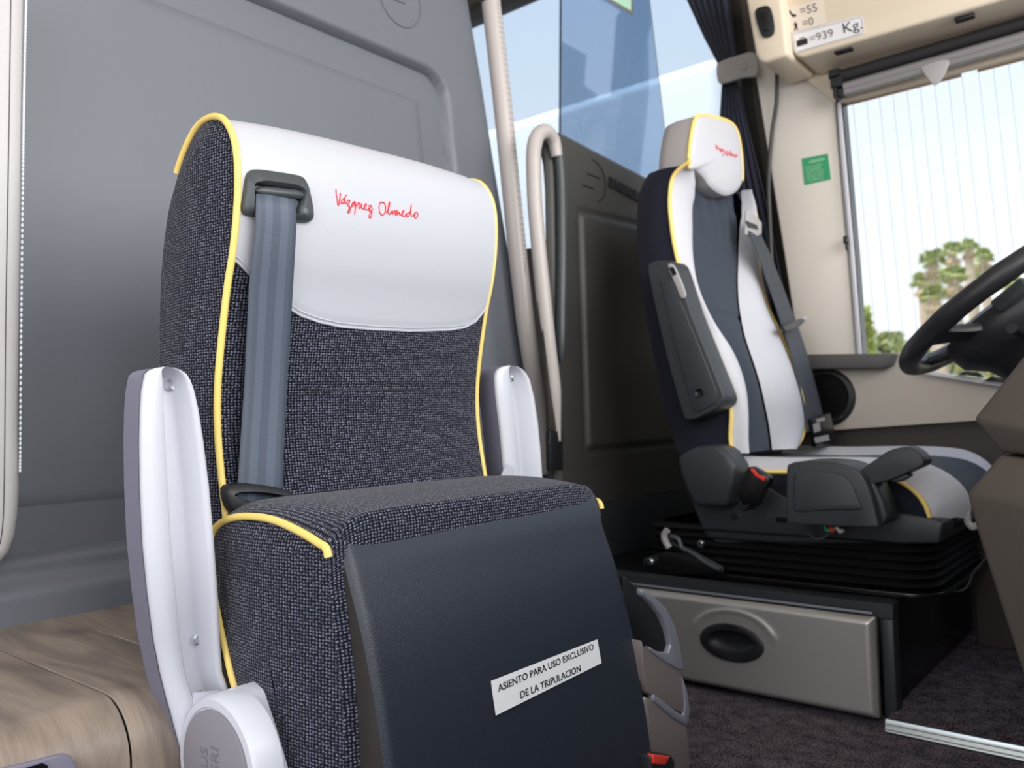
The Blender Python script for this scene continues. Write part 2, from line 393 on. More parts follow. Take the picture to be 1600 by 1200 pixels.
# ---- side wall of the driver area (lower dark part, taupe panel, ledge)
def Yp(u, v, Y): return at(u, v, Y=Y)
zsp = at(1300, 672, Y=2.31).z; zsp2 = at(1525, 657, Y=2.31).z
ztop = at(1300, 569, Y=2.31).z
wl_ = thing('wall_left', (-0.5, YW, 0), None, None); wl_['kind'] = 'structure'; 
box('lower_panel', (-6.0, 2.335, 0.0), (2.0, 2.45, zsp + .03), M['brown_low'], wl_)
X0 = -1.15; X1 = 0.05
za = zsp + (X0 + .8) * (zsp2 - zsp) / (0.5); 
def bpx(X): return zsp + (X - at(1300, 672, Y=2.31).x) * (zsp2 - zsp) / (at(1525, 657, Y=2.31).x - at(1300, 672, Y=2.31).x)
tA = at(1262, 560, Y=2.31); tB = at(1437, 583, Y=2.31); tC = at(1557, 603, Y=2.31)
slopeC = (tC.z - tB.z) / (tC.x - tB.x)
slab('taupe_panel', [Vector((-1.15, 2.31, bpx(-1.15))), Vector((X1, 2.31, bpx(X1))), Vector((X1, 2.31, tC.z + slopeC * (X1 - tC.x))), tC, tB, Vector((tB.x - .03, 2.31, tA.z)), Vector((-1.15, 2.31, tA.z))],
     (0, 0.05, 0), M['door_cream'], wl_, r=0.0, smooth=False)
# ledge under the window
lA = at(1255, 545, Y=2.27); lB = at(1398, 552, Y=2.27); lC = at(1378, 576, Y=2.27); lD = at(1262, 569, Y=2.27)
slab('window_ledge', [Vector((-1.1, 2.27, lA.z)), Vector((lB.x, 2.27, lB.z)), Vector((lC.x + .02, 2.27, lC.z + .008)), Vector((lC.x, 2.27, lC.z)), Vector((-1.1, 2.27, lD.z))], (0, .07, 0), M['ledge'], wl_, r=0.004)
# pale aluminium window channel right of the ledge with clips
wA = at(1392, 572, Y=2.30); wB = at(1437, 584, Y=2.30); wC = at(1557, 603, Y=2.30)
sd = (wC - wB).normalized()
slab('window_channel', [wB, wB + sd * 1.0, wB + sd * 1.0 + Vector((0, 0, .012)), wB + Vector((0, 0, .012))], (0, .05, 0), M['white'], wl_, r=0.001)
for (u, v) in ((1518, 588), (1560, 597)):
    c = at(u, v, Y=2.29)
    slab('clip', [c + Vector((-.032, 0, .006)), c + Vector((.026, 0, -.004)), c + Vector((.018, 0, .008)), c + Vector((-.015, 0, .014))], (0, .03, 0), M['blackg'], wl_, r=0.002)
# cream pillar
slab('pillar_panel', [at(1176, 90, Y=2.31), at(1225, 400, Y=2.31), at(1240, 500, Y=2.31), at(1245, 560, Y=2.31), at(1338, 560, Y=2.31), at(1303, 150, Y=2.31), at(1290, 90, Y=2.31)], (0, .08, 0), M['pillar'], wl_, r=0.006)
slab('pillar_edge', [at(1303, 140, Y=2.30), at(1327, 400, Y=2.30), at(1338, 556, Y=2.30), at(1347, 556, Y=2.30), at(1335, 400, Y=2.30), at(1312, 140, Y=2.30)], (0, .02, 0), M['leather2'], wl_, r=0.004)
slab('window_seal', [at(1311, 138, Y=2.303), at(1334, 400, Y=2.303), at(1345, 556, Y=2.303), at(1348.5, 556, Y=2.303), at(1337, 400, Y=2.303), at(1314.5, 138, Y=2.303)], (0, .04, 0), M['blackg'], wl_)
# dark brown pillar behind it
slab('window_pillar', [at(1132, -60, Y=2.37), at(1142, 100, Y=2.37), at(1210, 420, Y=2.37), at(1255, 640, Y=2.37), at(1300, 640, Y=2.37), at(1180, -60, Y=2.37)], (0, .05, 0), M['brown'], wl_, r=0.004)
# upper lining between header and window
slab('upper_lining', [at(1196, 60, Y=2.30), at(1252, 118, Y=2.30), at(1306, 162, Y=2.30), at(2000, -19, Y=2.30), at(2000, -120, Y=2.30), at(1260, -30, Y=2.30)], (0, .02, 0), M['cream'], wl_, r=0.002)
# rear side window sill (passenger area) and top rail
box('rear_sill', (-6.0, 2.33, zsp), (-1.05, 2.45, 1.17), M['brown'], wl_, r=0.005)
box('top_rail', (-6.0, 2.30, 2.12), (-1.0, 2.45, 2.4), M['brown'], wl_, r=0.01)
box('rear_post', (-4.3, 2.35, 1.1), (-4.18, 2.44, 2.2), M['brown'], wl_)

# driver window glass with busbars and fine wires
wd = thing('window_1', at(1450, 400, Y=2.36), None, None); wd['kind'] = 'structure'
zlo = at(1345, 600, Y=2.37).z - 0.1
g1 = at(1300, 120, Y=2.37); g2 = at(1338, 600, Y=2.37); g3 = at(1700, 640, Y=2.37); g4 = at(1900, -30, Y=2.37)
slab('pane', [g1, g2, g3, g4], (0, .005, 0), M['glass_clear'], wd, smooth=False)
def bar(name, a, b, th):
    A = at(*a, Y=2.36); B = at(*b, Y=2.36)
    slab(name, [A, B, B - Vector((0, 0, th)), A - Vector((0, 0, th))], (0, .002, 0), M['busbar'], wd, smooth=False)
bar('bus_bar', (1315, 163), (1502, 115), 0.008); bar('bus_bar', (1527, 108), (1700, 63), 0.008)
wt_ = [1333, 1354, 1374, 1395, 1417, 1438, 1460, 1482, 1503, 1529, 1552, 1576, 1600, 1625]
for i, u in enumerate(wt_):
    v = 163 - (u - 1315) * .257 + 5; lean = 0.098 + (u - 1333) * 0.00006
    tube('heating_wire', [at(u, v, Y=2.358), at(u + lean * (640 - v), 640, Y=2.358)], 0.00055, M['wire'], wd, seg=5)
# rear passenger window
wr_ = thing('window_2', (-2.5, 2.36, 1.6), None, None); wr_['kind'] = 'structure'
slab('pane', [Vector((-4.2, 2.37, 1.15)), at(1215, 420, Y=2.37), at(1110, -330, Y=2.37), Vector((-4.2, 2.37, 2.45))], (0, .005, 0), M['glass_tint'], wr_, smooth=False)
slab('pane', [Vector((-5.9, 2.37, 1.15)), Vector((-4.25, 2.37, 1.15)), Vector((-4.25, 2.37, 2.45)), Vector((-5.9, 2.37, 2.45))], (0, .005, 0), M['glass_tint'], wr_, smooth=False)

# ---- ceiling (out of the frame, gives the bus its roof)
box('ceiling', (-6, -1.3, 2.4), (0.9, 2.5, 2.46), M['cream'], kind='structure')

# ================================================================== OVERHEAD HEADER
hd = thing('overhead_locker', at(1400, 40, Y=2.2), 'cream overhead locker above the driver window, upper right', 'locker')
slab('front_panel', [at(1220, -60, Y=2.14), at(1236, 70, Y=2.14), at(1243, 86, Y=2.14), at(1252, 90, Y=2.14), at(2000, -124, Y=2.14), at(2000, -190, Y=2.14)], (0, .155, 0), M['cream'], hd, r=0.008)
slab('side_pod', [at(1155, -60, Y=2.10), at(1180, 85, Y=2.10), at(1187, 97, Y=2.10), at(1197, 98, Y=2.10), at(1231, 86, Y=2.10), at(1215, -60, Y=2.10)], (0, .195, 0), M['cream'], hd, r=0.010)
for (a, b) in (((1303, 79), (1330, 71)), ((1491, 28), (1521, 19))):
    A = at(*a, Y=2.16); B = at(*b, Y=2.16)
    slab('catch', [A + Vector((0, 0, .004)), B + Vector((0, 0, .004)), B - Vector((0, 0, .008)), A - Vector((0, 0, .008))], (0, .02, 0), M['blackg'], hd, r=0.001)
sw = thing('rocker_switch', at(1196, 35, Y=2.10), 'black rocker switch in a rounded bezel on the cream overhead pod', 'switch')
def Q(u, v): return at(u, v, Y=2.098)
bz = cat([Q(1184, 14), Q(1200, 10), Q(1207, 20), Q(1211, 45), Q(1207, 56), Q(1195, 59), Q(1188, 50), Q(1181, 25)], 5, True)
slab('bezel', bz, (0, -.006, 0), M['black'], sw, r=0.002, seg=2)
slab('rocker', [Q(1188, 21), Q(1199, 19), Q(1205, 48), Q(1194, 51)], (0, -.010, 0), M['blackg'], sw, r=0.002)

def sticker(name, corners, label, m, Y, thick=.0006, r=0):
    o = slab(name, [at(u, v, Y=Y) for u, v in corners], (0, -thick, 0), m, smooth=False)
    return o
YS = 2.139
st = thing('capacity_sticker', at(1260, 25, Y=YS), 'pale sticker reading =55 and =0 beside small person symbols', 'sticker')
slab('backing', [at(u, v, Y=YS) for u, v in ((1226, 12), (1234, 52), (1291, 37), (1286, -1))], (0, -.0008, 0), M['cream_sticker'], st, smooth=False)
def dirs(a, b, c):   # baseline a->b, up a->c on plane YS
    A = at(*a, Y=YS - .0012); B = at(*b, Y=YS - .0012); C = at(*c, Y=YS - .0012); return A, B - A, C - A
A, xd, yd = dirs((1250, 24), (1275, 18), (1248, 8)); 
text('figures', '=55', A, xd, yd, (yd).length * 1.15, M['ink_grey'], st, sx=.92)
A, xd, yd = dirs((1254, 43), (1275, 37), (1252, 28))
text('figures', '=0', A, xd, yd, (yd).length * 1.15, M['ink_grey'], st, sx=.92)
def glyph(name, polys, par, m=M['ink']):
    V = []; Fc = []
    for p in polys:
        o = len(V); V += [at(u, v, Y=YS - .0014) for u, v in p]; Fc.append(tuple(range(o, o + len(p))))
    return mk(name, V, Fc, m, par, smooth=False)
glyph('seated_figure', [[(1233, 16), (1235, 15.5), (1237, 21), (1244, 23), (1244.5, 25.5), (1239, 27), (1234, 21)]], st)
glyph('standing_figure', [[(1241, 34.5), (1243.5, 34), (1244, 36), (1242, 36.7)], [(1240, 37.5), (1245.5, 36), (1245.5, 40), (1246.5, 47), (1245, 47), (1243.4, 42.5), (1242.5, 48), (1241, 48), (1242, 41)]], st)
st2 = thing('luggage_weight_sticker', at(1295, 55, Y=YS), 'white framed sticker reading =939 Kg. beside a black suitcase symbol', 'sticker')
slab('backing', [at(u, v, Y=YS) for u, v in ((1237, 54), (1241, 81), (1244, 83), (1349, 53), (1351, 50), (1348, 27), (1345, 25), (1240, 51))], (0, -.0008, 0), M['white'], st2, smooth=False)
tube('border', [at(u, v, Y=YS - .0009) for u, v in ((1239, 55), (1243, 80), (1246, 81), (1347, 52), (1349, 49), (1346, 29), (1343, 27), (1241, 53))], 0.0006, M['ink_grey'], st2, closed=True, seg=4)
glyph('suitcase_symbol', [[(1244, 64), (1261, 59), (1262.5, 68), (1245.5, 73.5)], [(1249, 62), (1250, 59.5), (1256, 57.5), (1257.5, 59.5), (1256, 60), (1255, 59), (1251, 60.5), (1250.5, 62)]], st2)
A, xd, yd = dirs((1265, 67), (1305, 56), (1262.5, 54)); 
text('figures', '=939', A, xd, yd, yd.length * 1.30, M['ink_grey'], st2, sx=1.0)
A, xd, yd = dirs((1317, 52.5), (1345, 45), (1314, 36))
text('letters', 'Kg.', A, xd, yd, yd.length * 1.33, M['ink'], st2, sx=1.0)

# ================================================================== ROLLER BLIND over driver window
rb = thing('roller_blind', at(1450, 100, Y=2.25), 'rolled up black blind with grey rail above the driver window', 'blind')
def along(a, b, Y, u):  # straight bar seen from a to b
    return at(*a, Y=Y), at(*b, Y=Y)
A, B = at(1306, 122, Y=2.255), at(1600, 37, Y=2.255); dv = (B - A)
tube('fabric_roll', [A, A + dv * 1.6], 0.0165, M['blind_black'], rb, seg=16)
A2, B2 = at(1319, 140, Y=2.25), at(1600, 61, Y=2.25); dv = B2 - A2
bm = bmesh.new()
bm_slab(bm, [A2 + Vector((0, -.006, .017)), A2 + Vector((0, -.012, .010)), A2 + Vector((0, -.008, 0)), A2 + Vector((0, -.014, -.006)), A2 + Vector((0, -.010, -.016)), A2 + Vector((0, .01, -.016)), A2 + Vector((0, .01, .017))], dv * 1.6)
mkbm('bottom_rail', bm, M['rail'], rb, sharp=30)
tabp = cat([at(u, v, Y=2.235) for u, v in ((1441, 103), (1480, 93), (1479, 108), (1472, 122), (1464, 131), (1456, 131), (1449, 122), (1442, 112))], 4, True)
slab('pull_tab', tabp, (0, .006, 0), M['tab'], rb, r=0.002)
bm = bmesh.new()
for (u0, v0, u1, v1) in ((1295, 111, 1312, 120), (1298, 121, 1317, 134), (1302, 136, 1309, 152), (1310, 141, 1319, 147)):
    a = at(u0, v0, Y=2.24); b = at(u1, v1, Y=2.24)
    bm_box(bm, (min(a.x, b.x), 2.235, min(a.z, b.z)), (max(a.x, b.x), 2.27, max(a.z, b.z)))
bevel(bm, .002, 1)
mkbm('end_bracket', bm, M['black'], rb)
cd = thing('blind_guide_cord', at(1315, 260, Y=2.29), 'thin black guide cord with toggle hanging beside the driver window edge', 'cord')
tube('cord', [at(1306, 150, Y=2.285), at(1313, 250, Y=2.285), at(1322, 372, Y=2.285)], 0.0018, M['blackg'], cd, seg=6)
c = at(1322, 375, Y=2.285); box('toggle', (c.x - .006, 2.278, c.z - .010), (c.x + .006, 2.292, c.z + .010), M['blackg'], cd, r=.002)
c = at(1323, 385, Y=2.285); box('toggle_tip', (c.x - .003, 2.281, c.z - .010), (c.x + .003, 2.289, c.z + .006), M['blackg'], cd, r=.001)

# green sticker
gs = thing('green_notice_sticker', at(1275, 264, Y=2.309), 'small green notice sticker with pale text on the cream pillar', 'sticker')
slab('backing', [at(u, v, Y=2.309) for u, v in ((1253, 248), (1257.5, 289), (1298.5, 280), (1293.5, 240))], (0, -.0008, 0), M['green'], gs, smooth=False)
A = at(1257, 258, Y=2.3078); xd = at(1292, 250, Y=2.3078) - A; yd = at(1256, 248, Y=2.3078) - A
text('heading', 'ATENCION', at(1264, 255.5, Y=2.3078), xd, yd, .0105, M['green_text'], gs, sx=.8, bold=.03)
for i, s in enumerate(('RUEGO CORREA', 'DE SEGURIDAD', 'PUESTO EN MARCHA', 'ABROCHADA SEGUN', 'EN VIAJE TODO', 'LA NORMATIVA')):
    p = at(1258.5 + i * .7, 264 + i * 4.1, Y=2.3078)
    text('small_lines', s, p, xd, yd, .0075, M['green_text'], gs, sx=.82 if len(s) < 14 else .66)

# corrugated conduit
pth = cat([at(1214, 100, Y=2.27), at(1213, 160, Y=2.28), at(1206, 210, Y=2.285), at(1201, 281, Y=2.285), at(1203, 350, Y=2.285), at(1208, 430, Y=2.285), at(1225, 520, Y=2.285)], 26)
cn = mk('corrugated_conduit', *tube_data(pth, [0.0055 + (0.0012 if i % 2 else 0) for i in range(len(pth))], 8), M['cable'])
tagp(cn, 'ribbed black cable conduit running down the cream pillar behind driver seat', 'conduit')

# ================================================================== CURTAIN
def curtain():
    rows = []; uvs = []
    L = [(-60, 1040), (0, 1073), (60, 1100), (100, 1121), (130, 1128), (180, 1124), (260, 1126), (340, 1130), (480, 1140), (650, 1165)]
    Rr = [(-60, 1142), (0, 1140), (60, 1147), (100, 1152), (130, 1152), (180, 1165), (260, 1185), (340, 1205), (480, 1232), (650, 1262)]
    vv = [-60 + i * 12 for i in range(60)]
    for v in vv:
        a = at(interp(L, v), v, Y=2.29); b = at(interp(Rr, v), v, Y=2.31); row = []
        for j in range(61):
            s = j / 60; p = a.lerp(b, s)
            amp = 0.012 * (0.5 + 0.5 * abs(v - 115) / 150) if abs(v - 115) < 150 else 0.012
            p = p + Vector((0, amp * math.sin(s * 2 * PI * 6.5 + v * 0.004), 0)); row.append(p)
        rows.append(row)
    return rows
cu = grid('curtain_cloth', curtain(), M['curtain']); cu.name = 'curtain'; solidify(cu, .002)
tagp(cu, 'dark navy pleated curtain gathered beside the dark window pillar', 'curtain')
sp_ = thing('curtain_strap', at(1155, 108, Y=2.25), 'greyish beige tieback strap holding the navy curtain', 'strap')
spts = [at(1119, 104, Y=2.25), at(1125, 96, Y=2.25), at(1150, 87, Y=2.25), at(1179, 82, Y=2.25), at(1183, 116, Y=2.25), at(1160, 121, Y=2.25), at(1130, 130, Y=2.25), at(1121, 126, Y=2.25)]
slab('band', cat(spts, 3, True), (0, .012, 0), M['strap'], sp_, r=.003)
lathe('stud', [(0.012, 0), (0.012, -.002), (0.009, -.004)], at(1162, 104, Y=2.25), (0, 1, 0), M['strap'], sp_, seg=20)

# ================================================================== DOOR SPEAKER
spk = thing('door_speaker', at(1291, 621, Y=2.31), 'round black loudspeaker on the taupe side panel behind the belt', 'speaker')
c = at(1291, 621, Y=2.31)
lathe('surround', [(0.079, 0), (0.079, -.008), (0.074, -.016), (0.066, -.018), (0.060, -.012), (0.060, 0.0)], c, (0, 1, 0), M['cone'], spk, seg=48)
lathe('cone', [(0.060, -.012), (0.050, -.004), (0.030, -.001), (0.020, -.006), (0.0, -.010)][:-1] + [(0.004, -.009)], c, (0, 1, 0), M['blackg'], spk, seg=40)
for a in (0.6, 2.2, 3.8, 5.4):
    lathe('screw', [(0.003, -.017), (0.003, -.019)], c + Vector((math.cos(a) * .070, 0, math.sin(a) * .070)), (0, 1, 0), M['bezel'], spk, seg=8)

# ================================================================== CREW PARTITION (grey)
XC = -1.34
cp = thing('crew_partition', at(400, 940, X=XC), 'tall grey moulded partition panel behind the fold-up crew seat', 'partition')
zb = at(117, 955, X=XC).z
edge = [(at(u, v, X=XC).z, at(u, v, X=XC).y) for u, v in ((870, 740), (853, 660), (838, 600), (824, 530), (812, 470), (800, 400), (775, 250), (757, 130), (735, 0), (722, -90))]
edge = [(zb - 0.2, edge[0][1])] + edge
ytop = at(690, 105, X=XC); 
zR = at(560, 62, X=XC).z   # recess top edge
ypR = at(690, 200, X=XC).y
zt = at(700, -120, X=XC).z
rows = []; uvs = []
NZ, NY = 230, 200
zr_top = at(690, 112, X=XC).z; yr0 = at(-40, 500, X=XC).y
def recess_depth(y, z, yR):
    # rounded rectangle, signed distance (inside > 0)
    cx0, cx1, cz0, cz1, rad = -0.7, yR, zb + .085, zr_top, 0.06
    dx = max(cx0 + rad - y, y - (cx1 - rad)); dz = max(cz0 + rad - z, z - (cz1 - rad))
    d = rad - (math.hypot(max(dx, 0), max(dz, 0)) + min(max(dx, dz), 0))
    return d
for i in range(NZ + 1):
    z = zb + (zt - zb) * i / NZ
    ye = interp(edge, z); row = []
    yR = interp([(zb, at(740, 600, X=XC).y), (at(712, 300, X=XC).z, at(715, 300, X=XC).y), (zr_top, at(697, 130, X=XC).y)], z)
    for j in range(NY + 1):
        y = -0.5 + (ye + 0.5) * j / NY
        d = recess_depth(y, z, yR)
        x = XC - 0.050 * ss(d / 0.020) + 0.030 * ss((d - .026) / .07)
        e = (ye - y); x -= 0.02 * (1 - min(1, e / .015)) ** 2
        # lower lip
        zl = z - zb
        x += 0.024 * (1 - ss((zl - .038) / .03)) 
        row.append(Vector((x, y, z)))
    rows.append(row)
grid('moulded_face', rows, M['panel_grey'], cp, sharp=0)
bk = [Vector((XC - .045, -0.5, zb))] + [Vector((XC - .045, y - .004, z)) for z, y in edge[1:]] + [Vector((XC - .045, -0.5, zt))]
slab('back_board', bk, (0.02, 0, 0), M['panel_grey'], cp)
# embossed circular emblem
cE = at(626, -2, X=XC + .001); rE = (at(626, 40, X=XC) - at(626, -2, X=XC)).length * 1.0
ring = [cE + Vector((0.0, math.cos(a) * rE, math.sin(a) * rE)) for a in [2 * PI * i / 48 for i in range(48)]]
em = thing('partition_emblem', cE, 'embossed round emblem at the top of the grey partition', 'emblem')
tube('ring', ring, 0.0016, M['panel_grey'], em, closed=True, seg=8)
for (a, b) in (((605, -6), (633, 5)), ((600, -26), (650, -6))):
    tube('bar', [at(*a, X=XC + .001), at(*b, X=XC + .001)], 0.002, M['panel_grey'], em, seg=8)

# padded white post at the far left
wp = thing('padded_post', at(0, 880, X=-1.26), 'pale padded leather post with stitched seam at the left edge', 'post')
XP = -1.26
pp = [at(u, v, X=XP) for u, v in ((46, -60), (44, 60), (41, 250), (37, 500), (35, 650), (37, 760), (35, 800), (30, 838), (20, 865), (0, 888), (-30, 900), (-140, 905), (-140, -60))]
slab('padded_cover', pp, (-.06, 0, 0), M['post'], wp, r=.02, seg=5)
lnA = [at(u, v, X=XP + .0015) for u, v in ((37, -10), (34, 120), (32, 250), (29, 500), (27, 740))]
pts = cat(lnA, 30); bm = bmesh.new()
for i in range(0, len(pts) - 1, 1):
    q = pts[i] + Vector((-.004, .005, 0)); bmesh.ops.create_icosphere(bm, subdivisions=1, radius=.0019, matrix=Matrix.Translation(q) @ Matrix.Diagonal((1, 1, 1.7, 1)))
mkbm('stitching', bm, M['stitch'], wp, kind='stuff')
tube('seam', [at(u, v, X=XP + .0003) for u, v in ((17, -10), (14, 200), (9, 500), (6, 780), (0, 850))], .0008, M['hole'], wp, seg=6, n=6)

# ================================================================== WOODEN STEP PLATFORM
zw = zb - 0.004
XN = at(150, 1092, Z=zw).x       # where the nose starts to turn
st_ = thing('wooden_step', (-.9, .3, 0), 'raised step covered in oak planks under the grey partition', 'step')
rN = 0.055
def prof_step():
    P = [(-1.75, zw), (-1.5, zw), (-1.34, zw), (-1.2, zw), (-1.1, zw), (-1.0, zw), (XN, zw)]
    for i in range(1, 13):
        a = PI / 2 * i / 12; P.append((XN + rN * math.sin(a), zw - rN + rN * math.cos(a)))
    P.append((XN + rN, 0.0)); return P
ps = prof_step()
# plank seams run along the step depth
sA = at(214, 1110, Z=zw); sB = at(19, 997, Z=zw); sC = at(240, 1009, Z=zw); sD = at(131, 964, Z=zw)
y1 = sA.y; y2 = sC.y; wpk = y2 - y1
PW = 0.118; GAP = .0014
for k in range(-6, 6):
    ya = y1 + k * PW + GAP; yb = y1 + (k + 1) * PW - GAP
    if yb > 1.15: yb = 1.15
    if ya > 1.14: continue
    L = 0; rws = []; uv = []; prev = None
    for (x, z) in ps:
        if prev: L += math.hypot(x - prev[0], z - prev[1])
        prev = (x, z)
        cols = [ya, ya + .0008, yb - .0008, yb]
        rws.append([Vector((x, cols[c], z)) for c in range(4)])
        uv.append([(L, c_) for c_ in cols])
    o = grid('plank', rws, M['wood'], st_, uv=uv); solidify(o, .004, 1 if False else -1)
slab('riser_core', [Vector((x - .004, -0.8, z - .006)) for x, z in ps[:-1]] + [Vector((XN + rN - .006, -.8, 0)), Vector((-1.75, -.8, 0))], (0, 1.94, 0), M['blackg'], st_)
# dark recessed step light
XF = XN + rN
sl = thing('step_light', at(60, 1190, X=XF), 'dark rounded plastic step fitting at the bottom left of oak step', 'step light')
slp = [at(u, v, X=XF + .001) for u, v in ((-120, 1240), (-60, 1222), (0, 1199), (40, 1190), (85, 1178), (98, 1176), (108, 1180), (115, 1192), (118, 1215), (118, 1260), (-60, 1300))]
slab('cover', slp, (.006, 0, 0), M['shell_side'], sl, r=.002)
slab('lens', [at(u, v, X=XF + .008) for u, v in ((0, 1212), (66, 1192), (74, 1196), (78, 1240), (0, 1260))], (.001, 0, 0), M['blackg'], sl)

exec_driver = True
# ================================================================== CREW SEAT (fold-up)
YL, YR = 0.53, 0.98
cs = thing('fold_up_crew_seat', (-.85, .75, 0.0), 'navy woven fold-up crew seat with pale leather head panel and yellow piping', 'seat')
LIFT = 0.018
def PF(u, v):
    p = at(u, v, Y=YL); return Vector((p.x, 0, p.z))
prof_px = [(376, 1030), (370, 970), (360, 880), (352, 800), (345, 740), (340, 680), (339, 620), (343, 560), (349, 500), (356, 440), (363, 400), (369, 340), (371, 300), (371, 260), (367, 225), (358, 200), (345, 185),
           (325, 186), (308, 202), (295, 227), (283, 257), (271, 300), (263, 330), (255, 390), (251, 450), (249, 550), (251, 700), (258, 850), (262, 960), (272, 1020)]
prof = cat([PF(*p) for p in prof_px], 6)
for _ in range(8):
    prof = [prof[0]] + [(prof[i - 1] + prof[i] * 2 + prof[i + 1]) / 4 for i in range(1, len(prof) - 1)] + [prof[-1]]
plen = [0]
for a, b in zip(prof, prof[1:]): plen.append(plen[-1] + (b - a).length)
itop = max(range(len(prof)), key=lambda i: prof[i].z); LT = plen[-1]; zmin = prof[0].z; zmax = prof[itop].z
def plook(L):
    L = max(0, min(LT, L))
    for i in range(len(plen) - 1):
        if L <= plen[i + 1]:
            t = (L - plen[i]) / max(1e-9, plen[i + 1] - plen[i]); return prof[i].lerp(prof[i + 1], t)
    return prof[-1].copy()
def Lz(z):   # length on the front side at height z
    for i in range(itop):
        if prof[i].z <= z <= prof[i + 1].z: return plen[i] + (plen[i + 1] - plen[i]) * (z - prof[i].z) / max(1e-9, prof[i + 1].z - prof[i].z)
    return plen[itop]
def back_pt(L, wv):
    p = plook(L); y = YL + (YR - YL) * wv
    bump = 0.010 * (1 - abs(2 * wv - 1) ** 3)
    h = (p.z - zmin) / (zmax - zmin)
    cx = (prof[0].x + prof[-1].x) / 2; fr = 1 if L < plen[itop] else -1
    topf = 1 - ss(abs(L - plen[itop]) / .08)
    return Vector((p.x + bump * fr * (1 - topf), y, p.z + LIFT * wv * max(0, h) + bump * topf))
seam_px = [(368, 408), (385, 424), (410, 448), (440, 475), (470, 493), (500, 503), (530, 509), (580, 513), (640, 515), (700, 513), (725, 509), (742, 500), (757, 482), (768, 464), (776, 450)]
sm = []
for (u, v) in seam_px:
    X = prof[60].x
    for _ in range(6):
        p = at(u, v, X=X); wv = (p.y - YL) / (YR - YL); zz = p.z - LIFT * max(0, min(1, wv)) * .8
        X = plook(Lz(zz)).x + 0.010 * (1 - abs(2 * max(0, min(1, wv)) - 1) ** 3)
    sm.append((wv, zz))
sm.sort()
NW = 60
ws_ = [i / NW for i in range(NW + 1)]
fab = []; fuv = []; lea = []; luv = []
NR1, NR2 = 60, 90
for i in range(NR1 + 1):
    r = []; u_ = []
    for wv in ws_:
        Ls = Lz(interp(sm, wv)); L = Ls * i / NR1; r.append(back_pt(L, wv) + Vector((0, 0, 0))); u_.append((wv * (YR - YL), L))
    fab.append(r); fuv.append(u_)
for i in range(NR2 + 1):
    r = []; u_ = []
    for wv in ws_:
        Ls = Lz(interp(sm, wv)); L = Ls + (LT - .25 - Ls) * i / NR2
        p = back_pt(L, wv); 
        if i > 0: p.x += 0.0022 if L < plen[itop] - .03 else 0
        r.append(p); u_.append((wv * (YR - YL), L))
    lea.append(r); luv.append(u_)
# tuck seam across the lumbar
tz = (at(485, 608, X=-.87).z + at(700, 610, X=-.85).z) / 2
zt1 = at(485, 608, X=-.865); zt2 = at(705, 611, X=-.862)
for i, r in enumerate(fab):
    for j, p in enumerate(r):
        if zt1.y < p.y < zt2.y:
            zz = zt1.z + (zt2.z - zt1.z) * (p.y - zt1.y) / (zt2.y - zt1.y)
            p.x -= 0.003 * math.exp(-((p.z - zz) / .004) ** 2)
bo = grid('backrest_fabric', fab, M['weave'], cs, uv=fuv, sharp=0)
lo_ = grid('backrest_leather', lea, M['leather'], cs, uv=luv, sharp=0)
grid('backrest_rear', [[back_pt(LT - .25 + .25 * i / 20, wv) for wv in ws_] for i in range(21)], M['weave'], cs, sharp=0)
tube('tuck_seam', [zt1 + Vector((.0055, 0, 0)), (zt1 + zt2) / 2 + Vector((.0125, 0, 0)), zt2 + Vector((.0065, 0, 0))], .0010, M['ink'], bo, n=8, seg=5)
# stitched hem of the leather
hem = []
for wv in [i / 150 for i in range(1, 150)]:
    z = interp(sm, wv) + .0045; p = back_pt(Lz(z), wv); hem.append(p + Vector((.0030, 0, 0)))
bm = bmesh.new()
for i in range(0, len(hem) - 1, 1):
    a = hem[i]; b = a.lerp(hem[i + 1], .6); vs, fs = tube_data([a, b], .0006, 4)
    bv = [bm.verts.new(q) for q in vs]
    for f in fs: bm.faces.new([bv[k] for k in f])
mkbm('stitching', bm, M['stitch'], lo_, kind='stuff')
tube('hem_roll', [back_pt(Lz(interp(sm, i / 80)), i / 80) + Vector((.0008, 0, 0)) for i in range(81)], .0016, M['leather'], lo_, seg=8)
# side panels
def side_cap(name, pr, y, sgn, m, par, bulge=.012, lift=0.0, f=None):
    c = sum(pr, Vector((0, 0, 0))) / len(pr); rings = []
    N = len(pr)
    V = []; Fc = []
    med = []
    for p in pr:   # pull toward a vertical medial line so tall shapes stay well-formed
        med.append(Vector((c.x + (0) , 0, p.z)))
    # medial x per z
    for s in (0, .15, .35, .6, .85, 1.0):
        for p in pr:
            opp = [q.x for q in pr if abs(q.z - p.z) < .02]
            mxx = (min(opp) + max(opp)) / 2
            zc = max(min(p.z, zhi - .04), zlo + .04) if (zlo := min(q.z for q in pr)) is not None and (zhi := max(q.z for q in pr)) is not None else p.z
            q = Vector((p.x + (mxx - p.x) * s, y + sgn * bulge * math.sin(s * PI / 2), p.z + (zc - p.z) * s))
            h = (q.z - zmin) / (zmax - zmin) if lift else 0
            q.z += lift * h; V.append(q)
    R = 6
    for i in range(R - 1):
        for j in range(N):
            j2 = (j + 1) % N; Fc.append((i * N + j, i * N + j2, (i + 1) * N + j2, (i + 1) * N + j))
    return mk(name, V, Fc, m, par, sharp=0)
side_cap('side_panel', prof[::2], YL, -1, M['weave'], cs, .010)
side_cap('side_panel', prof[::2], YR, 1, M['weave'], cs, .010, lift=LIFT)
